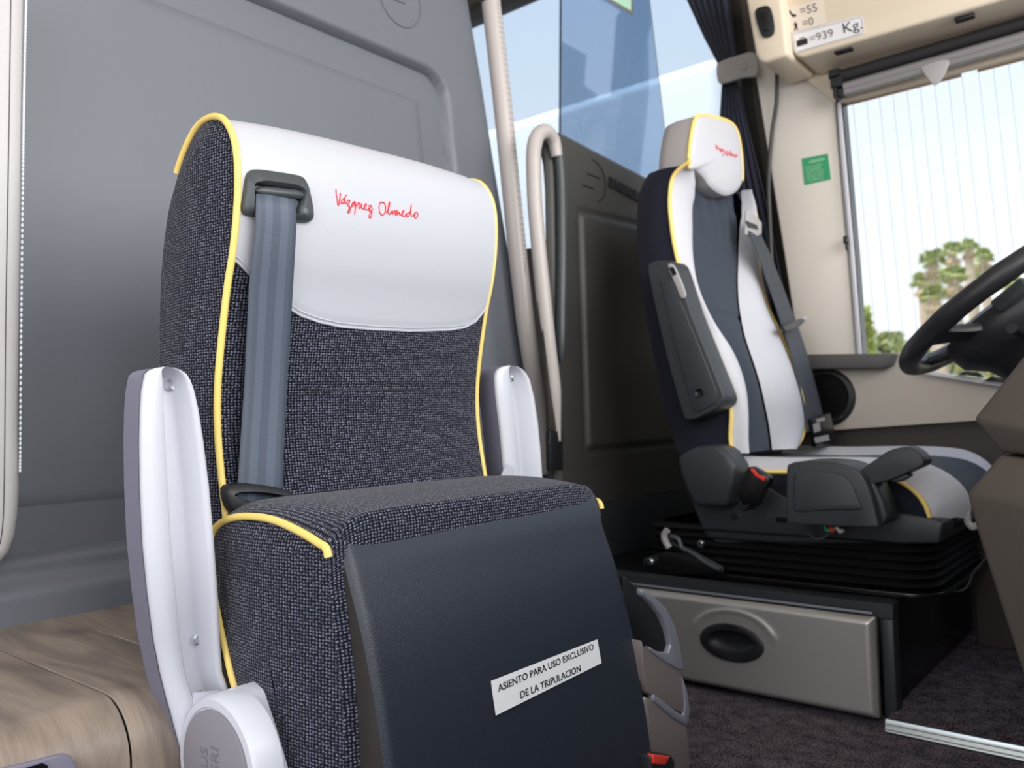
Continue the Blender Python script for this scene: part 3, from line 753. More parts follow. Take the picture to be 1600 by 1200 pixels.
tube('piping', [Vector((p.x, YL - .001, p.z)) + (Vector((.002, 0, .001)) if i < itop else Vector((-.002, 0, .001))) for i, p in enumerate(prof) if i < 20 * 6 + 3], .0042, M['piping'], cs, seg=10)
tube('piping', [Vector((p.x, YR + .001, p.z + LIFT * (p.z - zmin) / (zmax - zmin))) for i, p in enumerate(prof) if i < 20 * 6 + 3], .0036, M['piping'], cs, seg=10)
# little pale corner low on the right
cpx = [(805, 712), (785, 742), (805, 746), (812, 742)]
def onback(u, v, off=.003):
    X = -.86
    for _ in range(8):
        p = at(u, v, X=X); wv = max(0, min(1, (p.y - YL) / (YR - YL))); h = max(0, (p.z - zmin) / (zmax - zmin))
        zz = p.z - LIFT * wv * h; X = plook(Lz(zz)).x + 0.010 * (1 - abs(2 * wv - 1) ** 3) + off
    return at(u, v, X=X)
slab('leather_corner', [onback(u, v, .001) for u, v in ((798, 708), (782, 744), (802, 748), (803, 735))], (.0015, 0, 0), M['leather'], cs)
# handwriting on the leather (pen strokes)
def zz_(pts): return [(500 + x / 8.0, 270 + y / 8.0) for x, y in pts]
strokes = [
 [(200, 205), (208, 290), (228, 408), (245, 340), (256, 255)],
 [(308, 305), (285, 335), (262, 368), (280, 385), (300, 360), (310, 318), (312, 370), (322, 388), (338, 368)],
 [(316, 292), (336, 276)],
 [(338, 360), (362, 340), (372, 360), (345, 408), (372, 425), (378, 470), (362, 500), (350, 490), (362, 455), (400, 420)],
 [(440, 358), (410, 375), (398, 412), (416, 412), (440, 362), (442, 430), (434, 520)],
 [(440, 430), (462, 400), (490, 372), (485, 430), (500, 440), (520, 385), (522, 440), (540, 450), (565, 420)],
 [(545, 440), (582, 405), (575, 385), (558, 410), (560, 450), (590, 465), (615, 430)],
 [(605, 415), (632, 405), (640, 425), (612, 470), (640, 480), (648, 520), (632, 562), (614, 552), (625, 510), (660, 452)],
 [(755, 362), (738, 430), (752, 505), (778, 528), (808, 505), (820, 440), (808, 385), (775, 368), (750, 378)],
 [(825, 500), (860, 440), (872, 365), (858, 400), (850, 490), (866, 522), (885, 495)],
 [(885, 510), (905, 470), (905, 520), (925, 480), (938, 475), (940, 528), (960, 470), (968, 490), (960, 530), (990, 490), (995, 520), (1010, 530), (1030, 500)],
 [(1015, 520), (1048, 490), (1045, 468), (1028, 490), (1035, 540), (1060, 540), (1080, 510)],
 [(1125, 500), (1095, 505), (1078, 540), (1095, 552), (1120, 520), (1142, 400), (1135, 480), (1142, 535), (1160, 540)],
 [(1160, 540), (1195, 495), (1180, 530), (1190, 566), (1215, 555), (1222, 515), (1205, 490), (1190, 500)]]
tubes('embroidered_script', [[onback(u, v, .0026) for u, v in [(p.x, p.y) for p in cat([Vector((a, b, 0)) for a, b in zz_(s)], 5)]] for s in strokes], .00078, M['red'], cs, seg=5)
# upper belt guide
gpx = [(379, 300), (384, 272), (396, 266), (430, 270), (464, 276), (474, 284), (480, 305), (486, 333), (484, 345), (474, 348), (430, 344), (388, 338), (376, 330)]
go = [onback(u, v, .002) for u, v in gpx]
bm = bmesh.new(); out = cat(go, 3, True)
inn = cat([onback(u, v, .009) for u, v in ((397, 300), (396, 292), (402, 288), (434, 292), (464, 296), (472, 301), (472, 312), (467, 328), (462, 334), (434, 332), (404, 329), (398, 322))], 3, True)
def ring_plate(name, outer, inner, h, m, par):
    N = len(outer); M_ = len(inner); NN = 60
    def rs(P, c):
        P2 = []
        for k in range(NN):
            a = 2 * PI * k / NN; best = None
            for i in range(len(P)):
                p = P[i] - c; q = P[(i + 1) % len(P)] - c
                # intersection of ray a with segment in the y-z plane
                dy, dz = math.cos(a), math.sin(a); ey, ez = q.y - p.y, q.z - p.z
                den = dy * ez - dz * ey
                if abs(den) < 1e-12: continue
                t = (p.y * ez - p.z * ey) / den; s = (p.y * dz - p.z * dy) / den
                if t > 0 and -1e-6 <= s <= 1 + 1e-6: best = c + p.lerp(q, s)
            P2.append(best if best is not None else P2[-1])
        return P2
    c = sum(inner, Vector((0, 0, 0))) / M_
    O = rs(outer, c); I = rs(inner, c)
    r0 = O; r1 = [p + Vector((h * .7, 0, 0)) for p in O]; r2 = [p.lerp(q, .12) + Vector((h, 0, 0)) for p, q in zip(O, I)]
    r3 = [q.lerp(p, .25) + Vector((h * .9, 0, 0)) for p, q in zip(O, I)]; r4 = [q.copy() for q in I]; r5 = [q - Vector((h * .75, 0, 0)) for q in I]
    cc = sum(r5, Vector((0, 0, 0))) / NN
    r6 = [cc.lerp(q, .02) for q in r5]
    return grid(name, [r0, r1, r2, r3, r4, r5, r6], m, par, closed_u=True, sharp=60)
ring_plate('belt_guide', out, inn, .008, M['bezel'], cs)
lathe('guide_lip', [(.001, -.002), (.005, .004), (.0062, .012), (.0062, .050), (.005, .058), (.001, .064)], onback(401, 298, .0075), (onback(470, 305, .0075) - onback(401, 298, .0075)), M['bezel'], cs, seg=12)
# belt webbing
def ribbon(name, edges, m, par, th=.0016):
    rows = []; uv = []
    for k, (a, b) in enumerate(edges):
        rows.append([a.lerp(b, j / 8) for j in range(9)]); uv.append([(j / 8, k * .03) for j in range(9)])
    o = grid(name, rows, m, par, uv=uv); solidify(o, th, 0); return o
ed = []
for k in range(21):
    t = k / 20; v = 303 + (790 - 303) * t
    lu = interp([(303, 400), (345, 400), (450, 389), (600, 382), (700, 375), (790, 369)], v); ru = interp([(303, 461), (345, 463), (450, 457), (600, 448), (700, 443), (790, 440)], v)
    off = interp([(0, .010), (.04, .016), (.5, .012), (.9, .014), (1, .006)], t)
    X = onback((lu + ru) / 2, v, off).x
    ed.append((at(lu, v, X=X), at(ru, v + 4, X=X)))
ribbon('belt_webbing', ed, M['belt'], cs)
# lower belt bezel
lo1 = [onback(u, v, .010) for u, v in ((344, 762), (350, 757), (375, 754), (445, 766), (456, 790), (452, 806), (400, 808), (358, 800), (346, 780))]
lo2 = [onback(u, v, .014) for u, v in ((367, 777), (370, 770), (440, 776), (443, 783), (438, 786), (400, 785))]
ring_plate('lower_belt_bezel', cat(lo1, 3, True), cat(lo2, 2, True), .012, M['black'], cs)

# ---- armrest shells
def shell(rows_px, Xf, screw_px, par, dbl=True):
    rows = []
    for (v, ul, ur) in rows_px:
        X = Xf(v); a = at(ul, v, X=X); b = at(ur, v, X=X); w_ = b - a
        th = min(1, (b - a).length / .05)
        def q(s, dx): return a + w_ * s + Vector((dx * th, 0, 0))
        rows.append([a + Vector((-.045, .004, 0)), q(0, -.004), q(.015, 0), q(.16, .0015), q(.30, .003), q(.345, -.001), q(.40, -.024), q(.43, -.030), q(.70, -.030), q(.76, -.026), q(.86, -.006), q(.90, -.002), q(.96, -.003), q(1.0, -.010), b + Vector((-.035, 0, 0))])
    o = grid('armrest_shell', rows, M['shell'], par, sharp=0)
    for (u, v, dx) in screw_px:
        X = Xf(v) - .026; c = at(u, v, X=X)
        s = lathe('screw', [(.0065, -.004), (.0065, .002), (.005, .0034), (.0012, .0026)], c, (1, 0, 0), M['chrome'], o, seg=16)
    # thin darker outer edge
    grid('shell_edge', [[r[0] + Vector((0, -.0012, 0)), r[1] + Vector((-.002, -.0012, 0))] for r in rows], M['shell_side'], o)
    return o
rowsL = [(573, 256, 262), (575, 244, 276), (578, 236, 286), (584, 230, 296), (594, 228, 303), (610, 225, 309), (640, 223, 316), (690, 222, 324), (760, 223, 333), (850, 227, 341), (930, 235, 347), (1000, 244, 350), (1050, 254, 353), (1075, 260, 362), (1095, 265, 370), (1115, 271, 374), (1135, 276, 372), (1160, 283, 350), (1190, 290, 320)]
shell(rowsL, lambda v: -.815 - .018 * ss((v - 900) / 150), [(268, 601, 0), (309, 998, 0)], cs)
rowsR = [(571, 796, 802), (573, 787, 812), (577, 781, 820), (583, 778, 826), (593, 777, 832), (620, 779, 839), (660, 784, 845), (700, 788, 849), (745, 792, 852), (800, 797, 858), (880, 805, 868)]
shell(rowsR, lambda v: -.872, [(801, 590, 0)], cs)
# hinge disc (left) in the plane facing the aisle
hc = at(335, 1203, Y=.452)
ho = lathe('hinge_housing', [(.070, .032), (.070, .006), (.067, .001), (.0600, 0), (.0590, .0015), (.001, .0015)], hc, (0, 1, 0), M['shell'], cs, seg=64)
lathe('hinge_cap', [(.0575, .0015), (.0575, -.0008), (.0565, -.0012), (.001, -.0012)], hc, (0, 1, 0), M['disc'], ho, seg=64)
text('embossed_letters', 'ESRI', hc + Vector((.010, -.0014, -.012)), (0, 0, 1), (-1, 0, 0), .020, M['shell_side'], ho, depth=.0002)
text('embossed_letters', 'BUS', hc + Vector((-.010, -.0014, -.012)), (0, 0, 1), (-1, 0, 0), .018, M['shell_side'], ho, depth=.0002)
slab('channel_floor', [at(u, v, X=-.830) for u, v in ((303, 1083), (343, 1079), (366, 1085), (360, 1125), (300, 1125))], (-.004, 0, 0), M['shell'], cs)
slab('hinge_bracket', [at(u, v, Y=.475) for u, v in ((345, 1080), (358, 1076), (375, 1090), (395, 1150), (412, 1210), (425, 1270), (330, 1270))], (0, .04, 0), M['shell'], cs, r=.004)
tube('bracket_slot', [at(334, 1094, Y=.470), at(354, 1088, Y=.470)], .0022, M['blackg'], ho, seg=6)

# ---- folded seat pan: cushion
pan_px = [(424, 1280), (410, 1210), (393, 1150), (376, 1095), (361, 1040), (346, 970), (335, 910), (330, 870), (332, 842), (343, 822), (365, 811), (395, 809), (430, 815), (468, 832), (498, 850), (512, 864), (516, 920), (525, 1000), (535, 1100), (541, 1200), (546, 1280)]
YP, YP2 = 0.512, 0.985
def PP(u, v):
    p = at(u, v, Y=YP); return Vector((p.x, 0, p.z))
pprof = cat([PP(*p) for p in pan_px], 5)
zpt = max(p.z for p in pprof); ztop_w = []
NPW = 50; rows = []; uv = []
cl = 0; prevp = None
cc = sum(pprof, Vector((0, 0, 0))) / len(pprof)
for rows_i, p in enumerate(pprof):
    r = []; u_ = []
    for j in range(NPW + 1):
        wv = j / NPW; b = (1 - abs(2 * wv - 1) ** 12)
        ki = rows_i
        if ki <= 8 * 5: rise = .012 * ss((p.z - (zpt - .03)) / .03)
        elif ki <= 14.6 * 5: rise = .013 + .68 * (zpt - p.z)
        else: rise = (.013 + .68 * (zpt - p_fr.z)) * max(0, 1 - (p_fr.z - p.z) / .05) ** 2
        if ki <= 14.6 * 5: p_fr = p
        out_ = (p - cc).normalized()
        r.append(Vector((p.x + out_.x * .006 * b, YP + (YP2 - YP) * wv, p.z + b * rise + out_.z * .004 * b))); u_.append(wv * (YP2 - YP))
    if prevp: cl += (r[NPW // 2] - prevp).length
    prevp = r[NPW // 2]; rows.append(r); uv.append([(q, cl) for q in u_])
cush = grid('seat_cushion', rows, M['weave'], cs, uv=uv, sharp=0)
zmin_s, zmax_s = zmin, zmax
side_cap('cushion_side', pprof[::2], YP, -1, M['weave'], cush, .010)
side_cap('cushion_side', pprof[::2], YP2, 1, M['weave'], cush, .010)
npip = 15 * 5 + 1
for yy in (YP - .001, YP2 + .001):
    tube('piping', [Vector((p.x, yy, p.z)) + (p - cc).normalized() * .0015 for p in pprof[:npip + 1]], .0042, M['piping'], cush, seg=10)
# ---- black pan shell
fr_px = [(522, 846), (535, 862), (548, 900), (562, 955), (575, 1010), (592, 1100), (605, 1190), (616, 1280), (627, 1380), (636, 1470)]
bk_px = [(560, 1470), (554, 1380), (548, 1280), (541, 1200), (535, 1100), (525, 1000), (516, 920), (511, 868), (513, 850)]
YF, YF2 = .527, .972
def FP(u, v):
    p = at(u, v, Y=YF); return Vector((p.x, YF, p.z))
fr = [FP(*p) for p in fr_px]; bkk = [FP(*p) for p in bk_px]
for i_, q_ in ((0, fr[0]), (1, fr[1]), (-1, bkk[-1]), (-2, bkk[-2])): q_.z += .014 if i_ != 1 else .010
bm = bmesh.new()
# the shell follows the cushion and has a big radius along its front rim
NS = 90; ring_rows = []
outer = fr + bkk
secs = []
for j in range(NS + 1):
    wv = j / NS; y = YF + (YF2 - YF) * wv
    e = min(wv, 1 - wv) * (YF2 - YF); inset = 0.006 * (1 - min(1, e / .008)) ** 2.0
    row = []
    for k, p in enumerate(outer):
        d = inset if k < len(fr) else 0
        row.append(Vector((p.x - d, y, p.z + (.008 * wv if k in (0, 1) or k >= len(outer) - 2 else 0) - (inset * .35 if k in (0, 1) else 0))))
    secs.append(row)
rows_ = [[s[k] for s in secs] for k in range(len(outer))]
rows_.append(rows_[0])
po = grid('pan_shell', rows_, M['pan'], cs, sharp=50)
capl = mk('shell_side', secs[0], [tuple(range(len(outer)))], M['pan_warm_reflect'], po, smooth=False)
mk('shell_side', secs[-1], [tuple(range(len(outer)))[::-1]], M['pan'], po, smooth=False)
# print plate
pn0 = fr[4]; pn1 = fr[6]; pl_n = Vector((pn1.z - pn0.z, 0, -(pn1.x - pn0.x))).normalized()
if pl_n.x < 0: pl_n = -pl_n
LP = (pn0 + pl_n * .0012, pl_n)
co = [at(u, v, plane=LP) for u, v in ((767, 1064), (932, 991), (940, 1036), (775, 1118))]
lb = thing('crew_seat_sign', sum(co, Vector()) / 4, 'white sign reading ASIENTO PARA USO EXCLUSIVO on the black seat pan', 'sign')
slab('plate', co, -pl_n * .0012, M['white'], lb, smooth=False)
slab('border', [at(u, v, plane=(LP[0] - pl_n * .0004, pl_n)) for u, v in ((765, 1062), (933, 989), (941, 1037), (774, 1121))], -pl_n * .0004, M['ink'], lb, smooth=False)
LP2 = (LP[0] + pl_n * .0006, pl_n)
def line(s, bl, br, th, bold=.012):
    A = at(*bl, plane=LP2); B = at(*br, plane=LP2); T = at(bl[0] - th * .12, bl[1] - th, plane=LP2)
    xd = B - A; yd = T - A; cap = yd.length / .70
    # width of the string in Bfont units
    cu_ = bpy.data.curves.new('m', 'FONT'); cu_.body = s; t_ = bpy.data.objects.new('m', cu_); COL.objects.link(t_)
    bpy.context.view_layer.update(); wd_ = t_.dimensions.x; bpy.data.objects.remove(t_)
    text('lettering', s, A, xd, yd, cap, M['ink'], lb, depth=.0001, sx=xd.length / (wd_ * cap), bold=bold)
line('ASIENTO PARA USO EXCLUSIVO', (779, 1081), (928, 1014.5), 11)
line('DE LA TRIPULACION', (813, 1092), (907, 1049), 11)
# ---- right-hand lower shells (bronze)
YB = 1.02
def BP(u, v, X=-.60): return at(u, v, X=X)
def boot(px_face, px_rim, par):
    f = slab('side_bracket', [BP(u, v, -.585) for u, v in px_face], (-.05, 0.0, 0), M['bronze'], par, r=.006)
    slab('bracket_rim', [BP(u, v, -.583) for u, v in px_rim], (-.010, 0, 0), M['bronze_rim'], f, r=.003)
boot(((1003, 1000), (1006, 1010), (1030, 1028), (1060, 1044), (1068, 1078), (1071, 1116), (1050, 1108), (1012, 1082), (1006, 1060)),
     ((1003, 921), (1006, 922), (1022, 931), (1042, 950), (1056, 980), (1064, 1012), (1068, 1048), (1060, 1047), (1032, 1030), (1016, 1017), (1015, 1010), (1028, 1018), (1045, 1020), (1049, 1008), (1044, 985), (1034, 962), (1018, 942), (1004, 930)), cs)
boot(((1008, 1088), (1020, 1092), (1050, 1118), (1074, 1132), (1079, 1170), (1080, 1270), (1022, 1270)),
     ((1067, 1055), (1075, 1080), (1079, 1108), (1077, 1130), (1071, 1134), (1052, 1122), (1022, 1096), (1022, 1084), (1040, 1098), (1058, 1112), (1069, 1118), (1071, 1100)), cs)
slab('bracket_cavity', [BP(u, v, -.632) for u, v in ((975, 900), (1000, 922), (1030, 945), (1050, 985), (1058, 1035), (1000, 1015), (975, 1000))], (-.012, 0, 0), M['black'], cs, r=.002)
# belt buckle with red button
bu = slab('buckle', [at(u, v, X=-.562) for u, v in ((1018, 1183), (1021, 1178), (1050, 1181), (1055, 1190), (1052, 1260), (1018, 1260))], (-.022, 0, 0), M['black'], cs, r=.003)
slab('release_button', [at(u, v, X=-.560) for u, v in ((1021, 1179), (1048, 1182), (1040, 1196), (1021, 1194))], (-.010, 0, 0), M['red_plastic'], bu, r=.002, label='red release button')
# seat pedestal (below the frame) carries the seat
box('pedestal', (XF + .012, .56, 0.0), (-.72, .94, .26), M['black'], cs, r=.004)

# ================================================================== HANDRAIL at the crew partition
ht = thing('partition_handrail', at(850, 680, X=XC + .02), 'tall cream leather covered handrail with stitched seam beside the grey partition', 'handrail')
XH = XC + .035
hp = cat([at(u, v, X=XH) for u, v in ((760, -90), (766, -10), (776, 80), (786, 170), (796, 270), (806, 370), (815, 450), (822, 510), (830, 560), (840, 620), (850, 680), (858, 740))], 8)
hr = [0.0235] * len(hp)
for i in range(len(hp)):
    t = i / (len(hp) - 1)
    if t > .82: hr[i] = 0.0235 - .004 * (t - .82) / .18
mt = tube_data(hp, hr, 20)
mk('grip', mt[0], mt[1], M['tube'], ht, sharp=0)
bm = bmesh.new()
cl_ = cat([at(u, v, X=XH) for u, v in ((776, 30), (786, 130), (796, 230), (806, 330), (813, 420))], 14)
def pegs(bm, path, step_off, rad, par_r, side):
    for i in range(len(path) - 1):
        c = path[i]; t = (path[i + 1] - c).normalized(); tocam = (CAMP - c).normalized()
        bmesh.ops.create_icosphere(bm, subdivisions=1, radius=rad, matrix=Matrix.Translation(c + side(c, t) * par_r))
def at_angle(ang):
    def f(c, t):
        a = Vector((1, 0, 0)); a = (a - t * a.dot(t)).normalized(); b = t.cross(a)
        return (a * math.cos(ang) + b * math.sin(ang))
    return f
hp2 = cat([at(u, v, X=XH) for u, v in ((768, 10), (776, 80), (786, 170), (796, 270), (806, 370), (811, 430))], 10)
pegs(bm, hp2, 0, .0017, .0232, at_angle(-0.35)); pegs(bm, hp2, 0, .0017, .0232, at_angle(0.15))
mkbm('perforations', bm, M['hole'], ht, kind='stuff')
bm = bmesh.new(); pegs(bm, hp2, 0, .0030, .0228, at_angle(-1.75)); mkbm('edge_stitching', bm, M['post'], ht, kind='stuff')
lathe('upper_collar', [(.0245, 0), (.027, .006), (.027, .03), (.0245, .036)], at(764, -20, X=XH), (at(770, 30, X=XH) - at(764, -20, X=XH)), M['brown'], ht, seg=20)

# ================================================================== DRIVER PARTITION with glass screen
XD = -1.20
dp = thing('driver_partition', at(900, 870, X=XD), 'dark charcoal partition with embossed lettering behind the driver seat', 'partition')
zD0 = 0.0
pl = [at(u, v, X=XD) for u, v in ((873, 740), (873, 560), (871, 400), (869, 290), (866, 250), (860, 222), (868, 205), (885, 207), (1008, 272))]
topR = pl[-1] + (pl[-1] - pl[-2]) * ((2.26 - pl[-1].y) / (pl[-1].y - pl[-2].y))
out_p = [Vector((XD, pl[0].y, 0.34))] + pl + [topR, Vector((XD, 2.30, 0.34))]
# face with moulded inset as displaced grid
zt_tab = [(p.y, p.z) for p in pl[7:]] + [(topR.y, topR.z)]
ya_, yb_ = pl[0].y, 2.30
iy0 = at(905, 345, X=XD).y; iz1 = at(905, 330, X=XD); iz2 = at(1000, 352, X=XD); iz0 = at(905, 705, X=XD).z
rows = []
for i in range(121):
    r = []
    for j in range(121):
        y = ya_ + (yb_ - ya_) * j / 120; s = i / 120
        zt_ = interp([(pl[7].y, pl[7].z)] + zt_tab[1:], y)
        if y < pl[7].y: zt_ = pl[7].z - 0.03 * (1 - math.sqrt(max(0, 1 - ((pl[7].y - y) / (pl[7].y - ya_ + 1e-6)) ** 2)))
        z = .34 + (zt_ - .34) * s
        zi = iz1.z + (iz2.z - iz1.z) * (y - iz1.y) / (iz2.y - iz1.y)
        d = min(y - iy0, zi - z, z - iz0)
        x = XD + .008 * ss(d / .012) - .006 * math.exp(-(d / .006) ** 2)
        e = min(y - ya_, zt_ - z); x -= .016 * (1 - min(1, e / .016)) ** 2
        r.append(Vector((x, y, z)))
    rows.append(r)
grid('moulded_face', rows, M['panel_dark'], dp, sharp=0)
slab('back_board', [Vector((XD - .035, p.y, p.z - (.004 if k > 0 and k < len(out_p) - 1 else 0))) for k, p in enumerate(out_p)], (.017, 0, 0), M['panel_dark'], dp)
box('lower_board', (XD - .03, ya_ - .005, 0.0), (XD + .008, 2.30, .338), M['seat_plastic'], dp, r=.004)
# lettering and emblem
eA = at(951, 291, X=XD + .0015); eB = at(1003, 318, X=XD + .0015); eT = at(950, 276, X=XD + .0015)
xd = eB - eA; yd = Vector((0, 0, 1))
sun_t = text('raised_letters', 'SUNSUNDEGUI', eA + Vector((.001, 0, 0)), xd, yd, (eT - eA).length * 1.5, M['panel_dark'], dp, sx=.72, bold=.02)
solidify(sun_t, .003, 1); sun_t.data.materials[0] = M['black']
cE2 = at(928, 283, X=XD + .001); r2 = at(940, 288, X=XD).y - cE2.y; r2 = abs(r2) * 1.0
arc = [cE2 + Vector((0, math.cos(a) * .055, math.sin(a) * .055)) for a in [(-1.2 + 2.9 * i / 20) for i in range(21)]]
tube('emblem_arc', arc, .0014, M['black'], dp, seg=6)
for (a, b) in (((918, 271), (938, 279)), ((911, 289), (928, 295))):
    tube('emblem_bar', [at(*a, X=XD + .001), at(*b, X=XD + .001)], .0016, M['black'], dp, seg=6)
# glass screen standing on the partition
gl_ = thing('glass_screen', at(950, 260, X=XD - .016), 'bluish glass screen standing on top of the charcoal driver partition', 'glass screen')
ga = at(875, 240, X=XD - .018); gb = at(877, -120, X=XD - .018); gc = at(1006, -120, X=XD - .018); gd = at(1015, 0, X=XD - .018); ge = at(1043, 240, X=XD - .018); gf = at(1052, 310, X=XD - .018)
slab('pane', [ga, gb, gc, gd, ge, gf], (-.005, 0, 0), M['glass_divider'], gl_, smooth=False)
tube('edge_bead', [ga, gb], .0022, M['ink'], gl_, seg=6)
tube('far_edge_bead', [gc, gd, ge, gf], .0012, M['bezel'], gl_, seg=6)
nt = [at(u, v, X=XD - .015) for u, v in ((945, -2), (989, 25), (989, -20), (945, -30))]
no = slab('etched_notice', nt, (.001, 0, 0), M['tube_cap'], gl_, smooth=False)
slab('notice_face', [at(u, v, X=XD - .0135) for u, v in ((950, -4), (986, 17), (986, -20), (950, -30))], (.0005, 0, 0), M['green_text'], no, smooth=False)

# hand loop at the partition edge
lp = thing('partition_hand_loop', at(868, 700, X=XD), 'slim leather covered grab loop along the edge of driver partition', 'handrail')
XL = XD + .012
leg = cat([at(u, v, X=XL) for u, v in ((872, 690), (868, 640), (863, 590), (856, 530), (849, 460), (842, 390), (836, 320), (834, 270), (834, 235), (839, 214), (849, 206), (858, 209), (866, 222), (870, 245))], 7)
nl = len(leg); rr = []
for i in range(nl):
    t = i / (nl - 1); rr.append(.0075 + .0105 * ss(t / .14) if t < .14 else (.018 if t < .80 else .018 - .004 * (t - .8) / .2))
mt = tube_data(leg, rr, 18); mk('grip', mt[0], mt[1], M['tube'], lp, sharp=0)
bm = bmesh.new(); lp2 = cat([at(u, v, X=XL) for u, v in ((836, 236), (835, 300), (842, 380), (849, 450), (853, 500))], 16)
pegs(bm, lp2, 0, .0013, .0178, at_angle(-0.05)); mkbm('perforations', bm, M['hole'], lp, kind='stuff')
bm = bmesh.new(); pegs(bm, lp2, 0, .0020, .0174, at_angle(1.1)); mkbm('edge_stitching', bm, M['post'], lp, kind='stuff')
leg2 = cat([at(u, v, X=XL) for u, v in ((858, 209), (868, 222), (874, 250), (877, 300), (878, 400), (877, 500), (877, 570))], 7)
mt = tube_data(leg2, [.0135] * (len(leg2) - 6) + [.013, .012, .010, .007, .004, .001], 16); mk('rear_leg', mt[0], mt[1], M['bezel'], lp, sharp=0)
slab('foot_plate', [at(u, v, X=XD + .002) for u, v in ((838, 470), (846, 560), (852, 640), (853, 672), (871, 672), (866, 620), (858, 560), (850, 500))], (.014, 0, 0), M['brown'], lp, r=.002)
slab('foot_block', [at(u, v, X=XD + .004) for u, v in ((852, 673), (853, 735), (873, 735), (872, 673))], (.014, 0, 0), M['black'], lp, r=.002)
lathe('screw', [(.005, 0), (.004, .002), (.001, .002)], at(858, 692, X=XD + .0185), (1, 0, 0), M['brown'], lp, seg=10)

# ================================================================== BOX UNDER THE DRIVER SEAT
YBX = 1.60
bx = thing('seat_base_box', (-.8, 1.9, 0), 'charcoal box carrying the driver seat with silver door in front', 'box')
xR = at(1392, 945, Y=YBX + .02).x; zT = at(1392, 945, Y=YBX + .02).z
box('box_body', (XD + .012, YBX + .02, 0.0), (xR, 2.28, zT), M['blackg'], bx, r=.004)
# front frame
fo = [at(u, v, Y=YBX) for u, v in ((1396, 948), (1388, 1108))]
bm = bmesh.new()
xr1 = fo[0].x
bm_box(bm, (XD + .014, YBX - .005, zT - .020), (xr1, YBX + .03, zT + .006)); bevel(bm, .003)
mkbm('frame_top', bm, M['seat_plastic'], bx)
box('frame_side', (xr1 - .022, YBX - .005, 0.0), (xr1, YBX + .03, zT - .021), M['seat_plastic'], bx, r=.003)
# silver door
def D(u, v, Y=YBX - .045): return at(u, v, Y=Y)
YDo = YBX - .045
dTL = at(900, 905, Y=YDo); dTR = at(1364, 962, Y=YDo); dBR = at(1356, 1120, Y=YDo)
z1d = (at(1364, 962, Y=YDo).z + at(1010, 926, Y=YDo).z) / 2
rows = []
hcx = at(1143, 1004, Y=YDo).x; hcz = at(1143, 1004, Y=YDo).z
xL = XD + .02; xRd = dTR.x; zB = .012
for i in range(71):
    r = []
    for j in range(181):
        s = j / 180; x = xL + (xRd - xL) * s; z = zB + (z1d - zB) * i / 70
        e = min(x - xL, xRd - x, z - zB, z1d - z)
        y = YDo + .012 * (1 - min(1, e / .012)) ** 2 + .006 * (1 - (2 * i / 70 - 1) ** 2) * 0
        q = math.hypot((x - hcx - .004) / .083, (z - hcz - .010) / .052)
        y += -.003 * math.exp(-((q - 1.0) / .09) ** 2) * (1 if z > hcz + .006 else 0) * ss((z - hcz) / .03)
        q2 = math.hypot((x - hcx) / .058, (z - hcz) / .030)
        y += .026 * ss((1 - q2) / .2)
        r.append(Vector((x, y, z)))
    rows.append(r)
# slight outward lean of the door foot
dr = thing('storage_door', (hcx, YDo, 0), 'silver painted door with oval black recessed handle under driver seat', 'door')
grid('door_skin', rows, M['silver'], dr, sharp=0)
box('door_core', (xL + .004, YDo + .030, zB), (xRd - .003, YBX - .007, z1d - .002), M['black'], dr, r=.002)
slab('door_edge', [Vector((xRd - .0005, YDo + .012, zB)), Vector((xRd - .0005, YDo + .026, zB)), Vector((xRd - .0005, YDo + .026, z1d)), Vector((xRd - .0005, YDo + .012, z1d))], (-.006, 0, 0), M['bronze'], dr)
tube('top_bead', [Vector((xL, YDo + .018, z1d + .005)), Vector((xRd - .006, YDo + .018, z1d + .005))], .0028, M['bronze_rim'], dr, seg=8)
def oval(a, b, y, n=56): return [Vector((hcx + a * math.cos(2 * PI * i / n), y, hcz + b * math.sin(2 * PI * i / n))) for i in range(n)]
hd_ = grid('handle', [oval(.067, .037, YDo), oval(.067, .037, YDo - .003), oval(.064, .035, YDo - .005), oval(.050, .025, YDo - .004), oval(.047, .022, YDo + .003), oval(.038, .016, YDo + .010), oval(.01, .004, YDo + .012), oval(.0003, .0003, YDo + .012)], M['black'], dr, closed_u=True, sharp=50)

# ================================================================== DRIVER SEAT
ds = thing('driver_seat', (-.75, 1.95, .2), 'tall driver seat with pale bolsters, charcoal centre and yellow piping', 'seat')
YN, YFr = 1.70, 2.22
pipe_px = [(1078, 248), (1075, 254), (1064, 262), (1053, 274), (1048, 290), (1046, 320), (1050, 360), (1057, 400), (1068, 440), (1084, 480), (1106, 525), (1124, 565), (1137, 605), (1142, 645), (1141, 685), (1146, 712)]
pipeN = cat([at(u, v, Y=YN) for u, v in pipe_px], 6)
tabX = sorted([(p.z, p.x) for p in pipeN])
# smooth seat-front profile (x as a function of z)
zN0, zN1 = tabX[0][0], tabX[-1][0]
def XF_(z): return interp(tabX, z)
